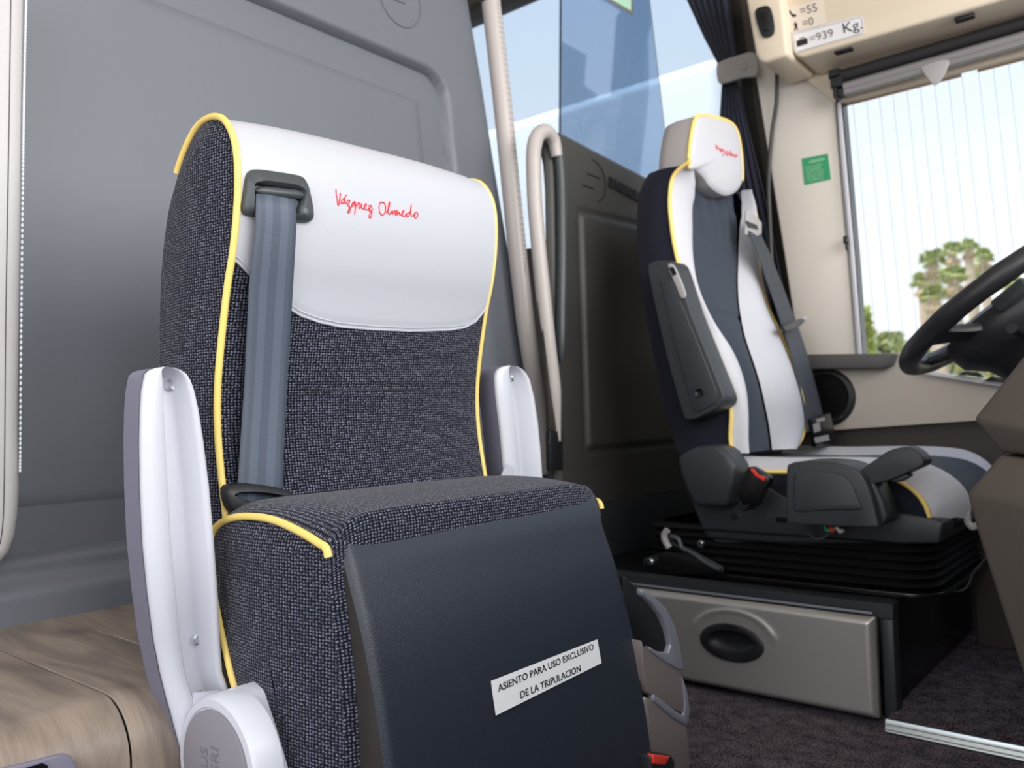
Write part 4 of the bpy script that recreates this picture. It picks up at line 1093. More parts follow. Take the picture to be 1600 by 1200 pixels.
# low-frequency profile: average over +-6 cm
def XS(z):
    return sum(interp(tabX, z + d) for d in (-.06, -.03, 0, .03, .06)) / 5
def solve(u, v, off):
    z = 0.8
    for _ in range(12):
        p = at(u, v, X=XS(z) + off); z = p.z
    return p
def curve3(px, off):
    pts = cat([solve(u, v, off) for u, v in px], 6)
    return sorted([(p.z, p.y) for p in pts])
cLs = curve3([(1086, 262), (1088, 300), (1084, 350), (1083, 400), (1086, 440), (1094, 470), (1112, 508), (1138, 545), (1153, 580), (1160, 620), (1160, 665), (1157, 716)], .012)
cRs = curve3([(1157, 285), (1159, 310), (1157, 350), (1154, 400), (1153, 440), (1156, 485), (1165, 530), (1180, 575), (1192, 620), (1201, 665), (1207, 715)], .012)
cR0 = curve3([(1162, 272), (1176, 302), (1187, 332), (1190, 370), (1193, 420), (1199, 452), (1209, 485), (1225, 515), (1240, 550), (1254, 598), (1262, 640), (1262, 665), (1250, 690), (1225, 712)], .030)
zlo_, zhi_ = zN0 + .005, zN1 - .012
rowsN = []; rowsC = []; rowsR = []; uvC = []
NZs = 70
def tabY(tab, z): return interp(tab, z)
pipeR = []
for i in range(NZs + 1):
    z = zlo_ + (zhi_ - zlo_) * i / NZs
    xs = XS(z); xn = XF_(z); h = i / NZs
    yn = YN; yl = tabY(cLs, z); yr = tabY(cRs, z); ye = tabY(cR0, z)
    bol = .030 * (0.35 + .65 * (1 - h))
    rn = []
    for k in range(13):
        s = k / 12; y = yn + (yl - yn) * s
        x = xn + (xs + .008 - xn) * ss(s) + bol * math.sin(PI * s) ** .8
        rn.append(Vector((x, y, z)))
    rowsN.append(rn)
    rc = []; uc = []
    for k in range(25):
        s = k / 24; y = yl + (yr - yl) * s
        x = xs + .008 + .010 * math.sin(PI * s) - .004 * math.exp(-((z - .79) / .006) ** 2)
        if h > .74: x += .0022 * math.sin(s * PI * 9 + z * 20) * ss((h - .74) / .1) - .02 * ss((h - .85) / .12)
        rc.append(Vector((x, y, z))); uc.append((y, z))
    rowsC.append(rc); uvC.append(uc)
    re = []
    for k in range(15):
        s = k / 14; y = yr + (ye - yr) * s
        x = xs + .008 + (bol + .02) * math.sin(PI * min(1, s * .85 + .02)) ** .8 - .03 * s ** 3
        if .55 < h < .80: x += 0
        re.append(Vector((x, y, z)))
    rowsR.append(re); pipeR.append(re[11] + Vector((.002, 0, 0)))
grid('near_bolster', rowsN, M['leather2'], ds, sharp=0)
grid('centre_panel', rowsC, M['plush'], ds, uv=uvC, sharp=0)
grid('far_bolster', rowsR, M['leather2'], ds, sharp=0)
tube('piping', [p + Vector((.001, -.002, 0)) for p in pipeN], .0048, M['piping'], ds, seg=8)
tube('piping', [p + Vector((.001, .002, 0)) for p in pipeR], .0045, M['piping'], ds, seg=8)
# rear shell and side panels
rear_px = [(1038, 250), (1022, 262), (1006, 284), (998, 310), (995, 350), (997, 400), (1002, 450), (1010, 500), (1020, 550), (1033, 610), (1045, 660), (1060, 712)]
rearN = cat([at(u, v, Y=YN) for u, v in rear_px], 6); tabR = sorted([(p.z, p.x) for p in rearN])
rs_ = []; rb_ = []; rf_ = []
for i in range(NZs + 1):
    z = zlo_ + (zhi_ - zlo_) * i / NZs; xr = interp(tabR, z); xn = XF_(z); ye = tabY(cR0, z); xe = rowsR[i][-1].x
    rs_.append([Vector((xn + (xr - xn) * s, YN - .012 * math.sin(PI * s), z)) for s in [k / 10 for k in range(11)]])
    rb_.append([Vector((xr - .02 * math.sin(PI * s), YN + (ye - YN) * s, z)) for s in [k / 16 for k in range(17)]])
    rf_.append([Vector((xe + (xr - xe) * s, ye + .010 * math.sin(PI * s), z)) for s in [k / 10 for k in range(11)]])
grid('side_panel', rs_, M['plush_dark'], ds, sharp=0)
grid('rear_panel', rb_, M['plush_dark'], ds, sharp=0)
grid('side_panel', rf_, M['plush_dark'], ds, sharp=0)
tp = rs_[-1] + rf_[-1][::-1]
mk('shoulder', tp, [tuple(range(len(tp)))], M['plush_dark'], ds, smooth=False)
# headrest
hf_px = [(1079, 262), (1079, 235), (1083, 205), (1088, 186), (1096, 180), (1118, 183), (1140, 190), (1152, 203), (1158, 228), (1161, 262), (1160, 286), (1152, 299), (1138, 305), (1126, 302), (1112, 292), (1102, 278), (1090, 266)]
XHr = XS(1.12) + .022
hf = cat([at(u, v, X=XHr) for u, v in hf_px], 5, True)
hcen = sum(hf, Vector()) / len(hf)
yls = min(p.y for p in hf)
def hr_ring(sc_, dx, sh=0): return [Vector((XHr + dx, hcen.y + (p.y - hcen.y) * sc_, hcen.z + (p.z - hcen.z) * sc_ + sh)) for p in hf]
hface = grid('headrest', [hr_ring(.02, .014), hr_ring(.3, .013), hr_ring(.6, .010), hr_ring(.85, .005), hr_ring(.96, .001), hr_ring(1.0, -.004)], M['leather2'], ds, closed_u=True, sharp=0)
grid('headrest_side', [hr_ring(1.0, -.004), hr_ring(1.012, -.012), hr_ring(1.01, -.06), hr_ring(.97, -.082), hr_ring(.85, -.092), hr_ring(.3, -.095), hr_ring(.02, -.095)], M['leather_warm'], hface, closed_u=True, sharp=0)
k0 = 0; top_pts = [p for p in hr_ring(1.006, -.003)][0:5 * 10]
tube('piping', top_pts, .0046, M['piping'], hface, seg=8)
hs = [(1119, 229), (1121, 240), (1124, 231)], [(1127, 238), (1130, 234), (1129, 240), (1132, 240), (1131, 246), (1128, 246)], [(1133, 236), (1135, 241), (1137, 236)], [(1142, 240), (1139, 242), (1140, 246), (1144, 245), (1144, 240), (1142, 239)], [(1146, 245), (1148, 238), (1147, 246)], [(1149, 246), (1150, 242), (1151, 246), (1152, 243), (1153, 247)]
hs = [[(1119, 226), (1120, 233), (1122, 228)], [(1123, 231), (1124, 234), (1126, 232), (1126, 238), (1127, 233), (1129, 236), (1130, 233), (1132, 236), (1131, 241)], [(1136, 237), (1134, 240), (1137, 243), (1139, 239), (1136, 236)], [(1141, 243), (1142, 235), (1142, 243), (1144, 240), (1145, 244), (1147, 241), (1149, 244), (1151, 241), (1150, 245), (1153, 243)]]
tubes('embroidered_script', [[at(u, v, X=XHr + .0150) for u, v in s] for s in hs], .0011, M['red'], hface, seg=5)
# cushion
zc = .455
cu_rows = []
def cush_prof(s):   # along X: s 0 (rear) .. 1 (front), returns x, z
    return s
x0c, x1c = -.84, -.355
NXc = 50; NYc = 60
YcN, YcF = 1.70, 2.22
fx = [(0, 0), (.7, 0), (.85, .003), (.93, .018), (.98, .05), (1.0, .085), (.99, .12)]
pathc = cat([Vector((x0c + (x1c - x0c) * a, 0, zc - b)) for a, b in [(0, -.0), (.3, .004), (.6, .002), (.8, .006), (.90, .018), (.97, .045), (1.0, .08), (.99, .115)]], 6)
Lp = [0]
for a, b in zip(pathc, pathc[1:]): Lp.append(Lp[-1] + (b - a).length)
def crow(yf0, yf1, amp, edgedrop, n=12, xsh=lambda y: 0):
    out = []
    for k, p in enumerate(pathc):
        r = []
        for j in range(n + 1):
            s = j / n; y = yf0 + (yf1 - yf0) * s
            # front corners are rounded in plan
            e = min(y - YcN, YcF - y); pull = .05 * (1 - min(1, max(0, e) / .12)) ** 2
            x = p.x - pull * ss((p.x - x0c) / (x1c - x0c))
            bz_ = amp * math.sin(PI * s)
            r.append(Vector((x, y, p.z + bz_ - edgedrop(y))))
        out.append(r)
    return out
ed_ = lambda y: .018 * max(0, 1 - (y - YcN) / .03) ** 2 + .018 * max(0, 1 - (YcF - y) / .03) ** 2
grid('cushion_near_bolster', crow(YcN, YcN + .11, .012, ed_), M['leather2'], ds, sharp=0)
grid('cushion_centre', crow(YcN + .11, YcF - .13, .004, ed_, 20), M['plush'], ds, sharp=0)
grid('cushion_far_bolster', crow(YcF - .13, YcF, .018, ed_), M['leather2'], ds, sharp=0)
nearedge = [r[0] for r in crow(YcN, YcN + .11, .012, ed_)]
tube('piping', [p + Vector((0, -.002, .002)) for p in nearedge], .0045, M['piping'], ds, seg=8)
cs_rows = []
for p in nearedge:
    cs_rows.append([p.lerp(Vector((p.x - .02 * s, YcN + .004, .345)), s) + Vector((0, -.010 * math.sin(PI * s), 0)) for s in [k / 8 for k in range(9)]])
grid('cushion_side', cs_rows, M['plush_dark'], ds, sharp=0)
fr_rows = [[r[-1] for r in crow(YcF - .13, YcF, .018, ed_)], [Vector((r[-1].x, YcF, .345)) for r in crow(YcF - .13, YcF, .018, ed_)]]
grid('cushion_side', fr_rows, M['plush_dark'], ds, sharp=0)
# plastic base tray
tray = [at(u, v, Y=1.69) for u, v in ((1078, 778), (1098, 832), (1120, 850), (1180, 848), (1290, 850), (1468, 850), (1476, 815), (1440, 806), (1395, 800), (1250, 790), (1200, 760))]
slab('seat_tray', tray, (0, .50, 0), M['seat_plastic'], ds, r=.006)
# hinge cover
def H(u, v, Y): return at(u, v, Y=Y)
hcv = [H(u, v, 1.635) for u, v in ((1057, 712), (1085, 697), (1118, 694), (1135, 706), (1151, 731), (1148, 750), (1136, 793), (1085, 791), (1072, 770), (1060, 735))]
slab('hinge_cover', hcv, (0, .075, 0), M['seat_plastic'], ds, r=.012, seg=3)
lathe('screw', [(.0075, 0), (.007, -.003), (.004, -.003), (.003, -.001)], H(1146, 807, 1.688), (0, 1, 0), M['black'], ds, seg=12)
box('tray_slot', (H(1214, 808, 1.689).x, 1.683, H(1214, 815, 1.689).z), (H(1236, 808, 1.689).x, 1.691, H(1214, 808, 1.689).z), M['blackg'], ds)
# control console on the near side
cc_px = [(1229, 735), (1234, 725), (1250, 721), (1290, 721), (1322, 726), (1345, 740), (1358, 765), (1368, 800), (1372, 820), (1366, 824), (1300, 822), (1236, 818), (1229, 812)]
slab('control_console', cat([H(u, v, 1.575) for u, v in cc_px], 2, True), (0, .105, 0), M['seat_plastic'], ds, r=.008)
slab('console_inset', cat([H(u, v, 1.572) for u, v in ((1240, 742), (1255, 737), (1290, 737), (1318, 744), (1333, 762), (1342, 785), (1345, 797), (1300, 797), (1245, 800), (1240, 790))], 2, True), (0, .006, 0), M['seat_plastic'], ds, r=.003)
slab('console_front', [H(u, v, 1.60) for u, v in ((1345, 735), (1362, 745), (1380, 780), (1388, 808), (1383, 818), (1368, 822), (1358, 775))], (0, .075, 0), M['seat_plastic'], ds, r=.006)
# armrest-like lever handle
hb = [H(u, v, 1.60) for u, v in ((1340, 745), (1346, 733), (1372, 715), (1385, 706), (1402, 700), (1420, 699), (1436, 708), (1444, 720), (1442, 728), (1425, 736), (1398, 748), (1362, 757))]
slab('lever_handle', cat(hb, 2, True), (0, .055, 0), M['seat_plastic'], ds, r=.012, seg=4)
slab('lever_tip', cat([H(u, v, 1.612) for u, v in ((1407, 700), (1420, 699), (1434, 707), (1443, 718), (1440, 722), (1424, 710))], 3, True), (0, .03, 0), M['bezel'], ds, r=.003)
slab('lever_trigger', [H(u, v, 1.605) for u, v in ((1393, 748), (1417, 740), (1422, 744), (1410, 752), (1392, 754))], (0, .03, 0), M['seat_plastic'], ds, r=.003)
# loose wires under the console
wr2 = ds
tube('grey_wire', [H(u, v, 1.64) for u, v in ((1263, 824), (1268, 838), (1280, 842), (1292, 836), (1300, 826))], .003, M['bezel'], wr2, n=6, seg=6)
tube('green_wire', [H(u, v, 1.62) for u, v in ((1288, 822), (1292, 829), (1302, 826), (1310, 823))], .003, M['green'], wr2, n=5, seg=6)
tube('red_wire', [H(u, v, 1.618) for u, v in ((1296, 822), (1300, 831), (1305, 824))], .0022, M['red'], wr2, n=5, seg=6)
tube('white_plug', [H(u, v, 1.618) for u, v in ((1307, 824), (1313, 831), (1318, 828))], .0045, M['post'], wr2, seg=8)
# folded-up armrest on the backrest side
ar = [H(u, v, 1.625) for u, v in ((1012, 424), (1014, 413), (1024, 407), (1043, 407), (1054, 412), (1064, 440), (1080, 490), (1100, 540), (1118, 585), (1130, 615), (1131, 627), (1122, 638), (1085, 655), (1072, 655), (1067, 648), (1050, 590), (1030, 510))]
slab('armrest', cat(ar, 2, True), (0, .065, 0), M['seat_plastic'], ds, r=.010, seg=3)
slab('armrest_inset', [H(u, v, 1.622) for u, v in ((1031, 437), (1051, 437), (1063, 470), (1090, 535), (1120, 612), (1118, 630), (1088, 646), (1082, 640), (1058, 550))], (0, .005, 0), M['seat_plastic'], ds, r=.002)
slab('armrest_top_plate', cat([H(u, v, 1.621) for u, v in ((1043, 415), (1051, 413), (1058, 425), (1067, 447), (1071, 462), (1064, 466), (1056, 448))], 3, True), (0, .006, 0), M['tab'], ds, r=.002)
slab('armrest_slot', [H(u, v, 1.6195) for u, v in ((1045, 418), (1052, 417), (1057, 428), (1051, 431))], (0, .004, 0), M['blackg'], ds)
lathe('pivot_cap', [(.0095, 0), (.0095, -.003), (.007, -.001), (.001, -.001)], H(1093, 614, 1.622), (0, 1, 0), M['blackg'], ds, seg=24)
# buckle on the near side
nb = slab('buckle', [H(u, v, 1.60) for u, v in ((1168, 730), (1176, 729), (1201, 744), (1203, 752), (1188, 780), (1182, 786), (1160, 790), (1148, 768))], (0, .022, 0), M['blackg'], ds, r=.004)
slab('release_button', [H(u, v, 1.598) for u, v in ((1171, 733), (1177, 732), (1185, 742), (1197, 746), (1193, 752), (1180, 744))], (0, .01, 0), M['red_plastic'], nb, r=.001)
slab('stalk', [H(u, v, 1.605) for u, v in ((1160, 780), (1176, 786), (1161, 800), (1150, 792))], (0, .06, 0), M['black'], nb, r=.002)
# belt guide, belt, tongue
XG = rowsR[int(NZs * .82)][6].x + .02
def G(u, v, dx=0): return at(u, v, X=XG + dx)
slab('belt_guide', [G(u, v) for u, v in ((1163, 330), (1168, 326), (1187, 348), (1187, 366), (1174, 372), (1162, 367))], (.006, 0, 0), M['tab'], ds, r=.002)
slab('guide_slot', [G(u, v, .0065) for u, v in ((1165, 345), (1182, 352), (1184, 359), (1168, 355))], (.002, 0, 0), M['blackg'], ds)
bl = [(1167, 1183, 352, 0), (1172, 1190, 372, .012), (1184, 1203, 400, .02), (1198, 1219, 440, .03), (1212, 1234, 480, .05), (1225, 1249, 520, .07), (1237, 1262, 560, .09), (1246, 1273, 600, .10), (1255, 1283, 640, .11), (1262, 1290, 675, .12)]
edd = []
blc = cat([Vector((a, b, c)) for a, b, c, d in bl], 4); bld = cat([Vector((d, 0, 0)) for a, b, c, d in bl], 4)
for q, d in zip(blc, bld): edd.append((G(q.x, q.z, d.x), G(q.y, q.z - 3, d.x - .01)))
bt = ribbon('belt_webbing', edd, M['belt_dark'], ds)
slab('tongue_cover', [G(u, v, .078) for u, v in ((1215, 512), (1222, 508), (1248, 498), (1252, 502), (1240, 513), (1220, 519))], (.012, 0, 0), M['blackg'], bt, r=.002)
slab('tongue', [G(u, v, .082) for u, v in ((1246, 500), (1259, 493), (1261, 496), (1249, 505))], (.003, 0, 0), M['chrome'], bt)
an = [G(u, v, .115) for u, v in ((1262, 655), (1290, 645), (1297, 672), (1299, 694), (1268, 699))]
slab('anchor', an, (.012, 0, 0), M['blackg'], bt, r=.002)
for (a, b, c, d) in (((1270, 663), (1280, 660), (1282, 673), (1272, 676)), ((1275, 655), (1288, 652), (1289, 657), (1276, 660)), ((1272, 684), (1294, 679), (1296, 688), (1274, 692))):
    slab('anchor_label', [G(u, v, .128) for u, v in (a, b, c, d)], (.0005, 0, 0), M['tab'], bt, smooth=False)
# bellows
be = []
bxx0, bxx1, byy0, byy1 = -1.02, -.40, 1.685, 2.2
def rrect(x0, x1, y0, y1, r, z, n=6):
    out = []
    for (cx, cy, a0) in ((x1 - r, y1 - r, 0), (x0 + r, y1 - r, PI / 2), (x0 + r, y0 + r, PI), (x1 - r, y0 + r, 3 * PI / 2)):
        for k in range(n + 1):
            a = a0 + PI / 2 * k / n; out.append(Vector((cx + r * math.cos(a), cy + r * math.sin(a), z)))
    return out
zs = zT + .012
NB = 6
for k in range(NB * 4 + 1):
    t = k / (NB * 4); z = zs + (.315 - zs) * t; ph = (k % 4) / 4
    off = .018 * (abs(ph * 2 - 1)) + .016 * (1 - t) * 0
    be.append(rrect(bxx0 + off, bxx1 - off - .03 * (1 - t) * 0, byy0 + off, byy1 - off, .07, z))
grid('bellows', be, M['rubber'], ds, closed_u=True, sharp=25)
slab('bellows_plate', rrect(bxx0 - .01, bxx1 + .01, byy0 - .008, byy1, .06, zT + .002), (0, 0, .010), M['blackg'], ds, r=.002)
# front release lever (grey loop) at cushion front
tube('front_lever', [at(u, v, Y=1.80) for u, v in ((1494, 792), (1502, 788), (1510, 800), (1512, 815), (1520, 824), (1528, 820))], .007, M['tab'], ds, n=5, seg=8)
lathe('lever_knob', [(.010, 0), (.012, -.006), (.008, -.012), (.001, -.013)], at(1496, 806, Y=1.80), (0, 1, 0), M['bezel'], ds, seg=14)
# box lid details, bolts and wiring
bp_ = thing('mounting_bracket', at(1040, 890, Y=1.66), 'black steel mounting bracket with bright bolts behind the storage door', 'bracket')
bp_.location.z = zT + .004
slab('bracket_plate', [at(u, v, Y=1.665) for u, v in ((1004, 890), (1006, 872), (1040, 862), (1090, 866), (1130, 890), (1130, 898), (1004, 898))], (0, .02, 0), M['blackg'], bp_, r=.002)
for (u, v) in ((1018, 877), (1096, 849)):
    lathe('bolt', [(.009, 0), (.009, -.006), (.006, -.009), (.001, -.009)], at(u, v, Y=1.662), (0, 1, 0), M['chrome'], bp_, seg=10)
wb2 = thing('seat_wiring', at(1090, 870, Y=1.65), 'grey cable loom with white connector beside the seat bellows', 'cable')
wb2.location.z = zT + .004
tube('loom', [at(u, v, Y=1.66) for u, v in ((1048, 838), (1060, 842), (1066, 856), (1085, 866), (1105, 880), (1125, 890))], .0055, M['bezel'], wb2, n=6, seg=8)
tube('loom', [at(u, v, Y=1.67) for u, v in ((1046, 840), (1056, 852), (1075, 858), (1100, 872), (1130, 888))], .004, M['seat_plastic'], wb2, n=6, seg=8)
tube('connector', [at(u, v, Y=1.655) for u, v in ((1043, 828), (1038, 836), (1040, 846), (1046, 856))], .0075, M['tab'], wb2, n=4, seg=7)
# thin curved cable at the front right of the seat
tc_ = tube('thin_cable', [at(u, v, Y=1.85) for u, v in ((1541, 872), (1530, 884), (1520, 896), (1512, 915), (1500, 923), (1470, 922))], .0022, M['bezel'], None, n=8, seg=6)
tagp(tc_, 'thin curved grey cable hanging in front of the driver seat bellows', 'cable')

# dark foot panel behind the raised carpet
fw = at(1520, 1008, Z=0.02)
box('trim_1', (-.42, fw.y, 0.02), (1.2, fw.y + .03, .34), M['brown_low'], r=.004, kind='structure')

# ================================================================== STEERING WHEEL
sw_ = thing('steering_wheel', (-.30, 1.95, .78), 'black leather steering wheel in front of the driver window', 'steering wheel')
tl = math.radians(35); e1 = Vector((math.cos(tl), 0, math.sin(tl))); e2 = Vector((0, 1, 0)); e3 = e1.cross(e2).normalized()   # e3 up/back
Cw = Vector((-.30, 1.95, .78)); RW = .222
rimp = [Cw + (e1 * math.cos(a) + e2 * math.sin(a)) * RW for a in [2 * PI * i / 96 for i in range(96)]]
rim_r = [.0205 + .0012 * max(0, math.sin(12 * 2 * PI * i / 96)) for i in range(96)]
vs, fs = tube_data(rimp, rim_r, 16, True); mk('rim', vs, fs, M['wheel'], sw_, sharp=0)
dn = -e3 if e3.z > 0 else e3
def W(a, b, c): return Cw + e1 * a + e2 * b + dn * c
# hub: dished body under the rim
bm = bmesh.new()
for v_ in ():
    pass
hub = []
for (rad, dpt, sx_) in ((.01, .005, 1), (.085, .006, 1), (.108, .016, 1), (.114, .040, 1), (.108, .070, .95), (.080, .10, .9), (.055, .17, .8), (.052, .30, .8), (.052, .42, .8)):
    hub.append([W(-.02 + math.cos(t) * rad * 1.2, math.sin(t) * rad, dpt) for t in [2 * PI * i / 32 for i in range(32)]])
grid('hub', hub, M['wheel'], sw_, closed_u=True, sharp=50)
for ang in (0.35, PI - 0.35 + 0.0, PI + .9, -.9):
    d1 = (math.cos(ang), math.sin(ang)); pth = [W(d1[0] * r, d1[1] * r, h) for r, h in ((.07, .040), (.11, .036), (.16, .020), (.205, .004))]
    prs = cat(pth, 4); rws = []
    tdir = e1 * (-d1[1]) + e2 * d1[0]
    for i, p in enumerate(prs):
        w_ = .034 - .012 * math.sin(PI * i / (len(prs) - 1)); rws.append([p + tdir * w_ * a + dn * .010 * b for a, b in ((-1, 0), (-.8, 1), (.8, 1), (1, 0), (.8, -1), (-.8, -1))])
    grid('spoke', rws, M['wheel'], sw_, closed_u=True, sharp=60)
# switch pods and stalks
box_pts = [W(-.02, -.13, .01), W(.05, -.15, .01), W(.06, -.10, .01), W(-.01, -.08, .01)]
slab('switch_pod', box_pts, dn * .028, M['bezel'], sw_, r=.006)
scol = thing('steering_column', W(.02, 0, .2), 'dark steering column shroud below the steering wheel', 'column')
colr = []
for (dpt, a_, b_) in ((.085, .085, .075), (.11, .10, .085), (.16, .11, .09), (.26, .11, .09), (.38, .10, .085), (.50, .10, .085)):
    colr.append([W(.03 + math.copysign(abs(math.cos(t)) ** .6, math.cos(t)) * a_, math.copysign(abs(math.sin(t)) ** .6, math.sin(t)) * b_, dpt) for t in [2 * PI * i / 32 for i in range(32)]])
grid('shroud', colr, M['black'], scol, closed_u=True, sharp=50)
mk('shroud_cap', colr[0], [tuple(range(32))], M['black'], scol, smooth=False)
tube('stalk', [W(.0, -.07, .10), W(-.01, -.14, .095), W(-.015, -.20, .085)], [.007, .008, .010], M['blackg'], scol, seg=10)

# ================================================================== DASHBOARD (near side cheeks)
YA = 1.36
db = thing('dashboard_console', (-.05, 1.7, 0), 'brownish grey angular dashboard console at the right edge', 'dashboard')
def A_(u, v, Y=YA): return at(u, v, Y=Y)
def prism(name, tips, depth, m):
    '''tips: px outline (clockwise) with per-corner depth in Y; first three fix each facet plane'''
    return None
def cheek(name, P0, ridge, topline, botline, depth=.36):
    # two planar facets meeting in a ridge, closed body behind, all edges rounded
    A0 = A_(*P0, YA); R1 = A_(*ridge, YA - .055)
    def fac(line):
        a = [A_(line[0][0], line[0][1], YA)]; n = (a[0] - A0).cross(R1 - A0).normalized()
        if (a[0] - A0).length < 1e-4:
            b = A_(line[1][0], line[1][1], YA); n = (b - A0).cross(R1 - A0).normalized(); a = []; rest = line[1:]
            return [at(u, v, plane=(A0, n)) if k else b for k, (u, v) in enumerate(rest)]
        return a + [at(u, v, plane=(A0, n)) for u, v in line[1:]]
    T = fac(topline); B = fac(botline)
    bm = bmesh.new(); bk = Vector((0, depth, 0))
    v0 = bm.verts.new(A0); vr = bm.verts.new(R1); t = [bm.verts.new(p) for p in T]; b = [bm.verts.new(p) for p in B]
    yb = YA + depth
    w0 = bm.verts.new((A0.x, yb, A0.z)); wr__ = bm.verts.new((R1.x, yb, R1.z)); tb = [bm.verts.new((p.x, yb, p.z)) for p in T]; bb = [bm.verts.new((p.x, yb, p.z)) for p in B]
    bm.faces.new([v0] + t + [vr]); bm.faces.new([vr] + b[::-1] + [v0])
    bm.faces.new(([w0] + tb + [wr__])[::-1]); bm.faces.new([w0] + bb + [wr__])
    loop = [v0] + t + [vr] + b[::-1]; lb = [w0] + tb + [wr__] + bb[::-1]
    for i in range(len(loop)):
        j = (i + 1) % len(loop); bm.faces.new((loop[i], lb[i], lb[j], loop[j]))
    bmesh.ops.recalc_face_normals(bm, faces=bm.faces); bevel(bm, .006, 3, 8)
    return mkbm(name, bm, M['taupe'], db)
cheek('upper_cheek', (1521, 655), (1740, 702), [(1521, 655), (1740, 380)], [(1563, 707), (1740, 726)])
cheek('lower_cheek', (1511, 772), (1740, 822), [(1563, 711), (1740, 733)], [(1530, 842), (1600, 1058), (1660, 1240), (1740, 1240)])
box('main_body', (.28, .2, 0.0), (1.5, 2.28, .82), M['taupe'], db, r=.03)
# ================================================================== OUTSIDE
mk('asphalt_outside', [(-60, -60, -1.59), (60, -60, -1.59), (60, 14, -1.59), (-60, 14, -1.59)], [(0, 1, 2, 3)], mat('asphalt', (0.16, 0.16, 0.165), 0.9, var=.15, vscale=3), smooth=False, kind='structure')
gd_ = mk('ground_outside', [(-60, -60, -1.6), (60, -60, -1.6), (60, 140, -1.6), (-60, 140, -1.6)], [(0, 1, 2, 3)], mat('dry_grass', (0.55, 0.52, 0.27), 0.95, var=.25, vscale=.6), smooth=False, kind='structure')
M['leaf_a'] = mat('palm_leaf', (0.36, 0.42, 0.11), .6, var=.3, vscale=1.5); M['leaf_b'] = mat('palm_leaf_dry', (0.66, 0.52, 0.33), .8, var=.3, vscale=1.5)
M['leaf_c'] = mat('bush_leaf', (0.34, 0.38, 0.17), .8, var=.4, vscale=1.0); M['trunk'] = mat('palm_trunk', (0.50, 0.40, 0.32), .9, var=.2, vscale=4)
M['leaf_d'] = mat('bush_leaf_pale', (0.52, 0.52, 0.31), .8, var=.3, vscale=1.0)
def palm(u, v, Y, size, label, seed):
    rnd = random.Random(seed); top = at(u, v, Y=Y)
    t = thing('fan_palm', (top.x, top.y, -1.6), label, 'palm tree', 'fan palms beyond the driver window')
    tube('trunk', [Vector((top.x + .15, top.y, -1.6)), Vector((top.x + .1, top.y, top.z * .5)), top], [.30, .24, .20], M['trunk'], t, seg=10)
    for nm, m, lo, hi, cnt in (('fronds', M['leaf_a'], -.35, 1.3, 46), ('dead_fronds', M['leaf_b'], -1.45, -.6, 26)):
        V = []; Fc = []
        for k in range(cnt):
            az = rnd.uniform(0, 2 * PI); el = rnd.uniform(lo, hi); L = size * rnd.uniform(.42, .66) * (1 if nm == 'fronds' else .9)
            d = Vector((math.cos(az) * math.cos(el), math.sin(az) * math.cos(el), math.sin(el))); base = top + d * L * .45
            if nm == 'dead_fronds': base.z -= size * .25
            sd = d.cross(Vector((0, 0, 1))).normalized(); upv = sd.cross(d); o = len(V)
            V.append(top + (Vector((0, 0, -size * .2)) if nm != 'fronds' else Vector())); V.append(base)
            nb_ = 9
            for q in range(nb_):
                a = -1.25 + 2.5 * q / (nb_ - 1); dd = (d * math.cos(a) + sd * math.sin(a)).normalized()
                tip = base + dd * L * .75 - Vector((0, 0, 1)) * L * .22; wdt = .09 * L
                pd = (sd * math.cos(a) - d * math.sin(a)) * wdt
                i0 = len(V); V += [base + dd * L * .1, base + dd * L * .45 + pd, tip, base + dd * L * .45 - pd]
                Fc.append((i0, i0 + 1, i0 + 2, i0 + 3))
            i0 = len(V); V += [V[o] + sd * .02, V[o] - sd * .02, base - sd * .03, base + sd * .03]; Fc.append((i0, i0 + 1, i0 + 2, i0 + 3))
        mk(nm, V, Fc, m, t, smooth=False)
    return t
PL = [(1457, 408, 38, .95, 'fan palm with bright crown at the upper left of clump outside'),
      (1441, 441, 41, .85, 'leftmost fan palm of the clump with drooping fronds'),
      (1487, 392, 44, .85, 'tallest slim fan palm near the middle of the clump outside'),
      (1513, 386, 47, .80, 'bright round crowned fan palm, topmost of the clump'),
      (1537, 402, 50, .95, 'fan palm at the right end of the clump with spread fronds'),
      (1489, 432, 36, .95, 'dense fan palm low in the centre of the clump'),
      (1520, 428, 53, 1.1, 'fan palm below the topmost crown, just above the wheel rim'),
      (1458, 462, 30, .7, 'short shaggy fan palm low left of the clump'),
      (1582, 446, 56, 1.2, 'distant fan palm seen between wheel rim and right frame edge')]
for i, (u, v, Y, s_, lab) in enumerate(PL): palm(u, v, Y, s_, lab, i + 3)
def bush(u, v, Y, wd_, label, seed, m, name='bush'):
    rnd = random.Random(seed); top = at(u, v, Y=Y); V = []; Fc = []
    h = top.z + 1.6
    t = thing(name, (top.x, Y, -1.6), label, 'bush', 'bushes beyond the driver window')
    for k in range(420):
        a = rnd.uniform(0, 2 * PI); r = math.sqrt(rnd.random()); zz = rnd.random() ** .7
        rad = wd_ * r * math.sqrt(max(0.05, 1 - zz * zz)); c = Vector((top.x + rad * math.cos(a), Y + rad * math.sin(a) * .7, -1.6 + h * zz)); s_ = rnd.uniform(.18, .38)
        n = Vector((rnd.uniform(-1, 1), rnd.uniform(-1, 1), rnd.uniform(-.3, 1))).normalized(); a1 = n.orthogonal().normalized() * s_; b1 = n.cross(a1)
        i0 = len(V); V += [c + a1, c + b1 * .6, c - a1, c - b1 * .6]; Fc.append((i0, i0 + 1, i0 + 2, i0 + 3))
    mk('foliage', V, Fc, m, t, smooth=False)
    tube('stem', [Vector((top.x, Y, -1.6)), Vector((top.x, Y, -1.6 + h * .6))], .12, M['trunk'], t, seg=6)
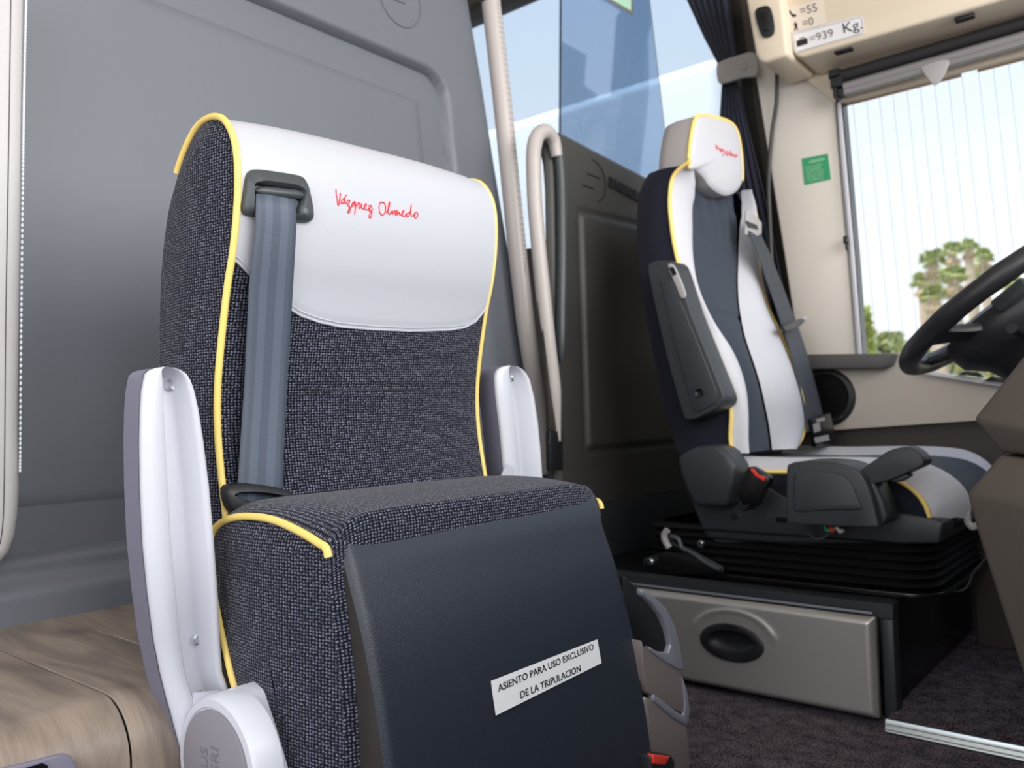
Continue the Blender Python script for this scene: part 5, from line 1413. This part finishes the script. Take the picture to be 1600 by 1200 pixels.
bush(1346, 484, 30, .5, 'narrow green shrub at the left edge of the driver window', 1, M['leaf_a'])
def hedge():
    rnd = random.Random(5); a = at(1335, 528, Y=34); b = at(1640, 520, Y=34); V = {0: [], 1: []}; Fc = {0: [], 1: []}
    t = thing('hedge', ((a.x + b.x) / 2, 34, -1.6), 'long pale green scrub hedge along the bottom of driver window view', 'hedge')
    for k in range(6500):
        s_ = rnd.random(); x = a.x - 1 + (b.x - a.x + 3) * s_; top = a.z + (b.z - a.z) * s_ + .35 * math.sin(x * 1.7) + .25 * math.sin(x * 4.1 + 1)
        zz = rnd.random() ** .6; c = Vector((x, 34 + rnd.uniform(-1, 1) * (1.2 - .6 * zz), -1.6 + (top + 1.6) * zz)); q = rnd.uniform(.12, .3)
        n = Vector((rnd.uniform(-1, 1), rnd.uniform(-1, 1), rnd.uniform(-.3, 1))).normalized(); a1 = n.orthogonal().normalized() * q; b1 = n.cross(a1)
        m_ = 0 if math.sin(x * .9) + rnd.uniform(-.8, .8) > 0 else 1; i0 = len(V[m_]); V[m_] += [c + a1, c + b1 * .6, c - a1, c - b1 * .6]; Fc[m_].append((i0, i0 + 1, i0 + 2, i0 + 3))
    mk('foliage', V[0], Fc[0], M['leaf_d'], t, smooth=False, kind='stuff'); mk('foliage', V[1], Fc[1], M['leaf_c'], t, smooth=False, kind='stuff')
hedge()
# pale coach parked alongside, seen through the tinted rear window
pc = thing('parked_coach', (-8, 7.5, -1.0), 'pale coach body outside behind the tinted passenger window', 'coach')
yc = 6.0; ptop = at(1066, 100, Y=yc); pend = at(1125, 60, Y=yc)
slab('body', [Vector((-22, yc, -.6)), Vector((pend.x, yc, -.6)), Vector((pend.x, yc, ptop.z)), Vector((-22, yc, ptop.z))], (0, 2.4, 0), mat('coach_white', (.90, .92, .94), .5), pc, r=.12)
for k in range(4):
    lathe('wheel_tyre', [(.45, 0), (.48, -.05), (.48, -.25), (.3, -.27)], Vector((-4.5 - 5 * k, yc + .3, -1.12)), (0, 1, 0), M['black'], pc, seg=24)
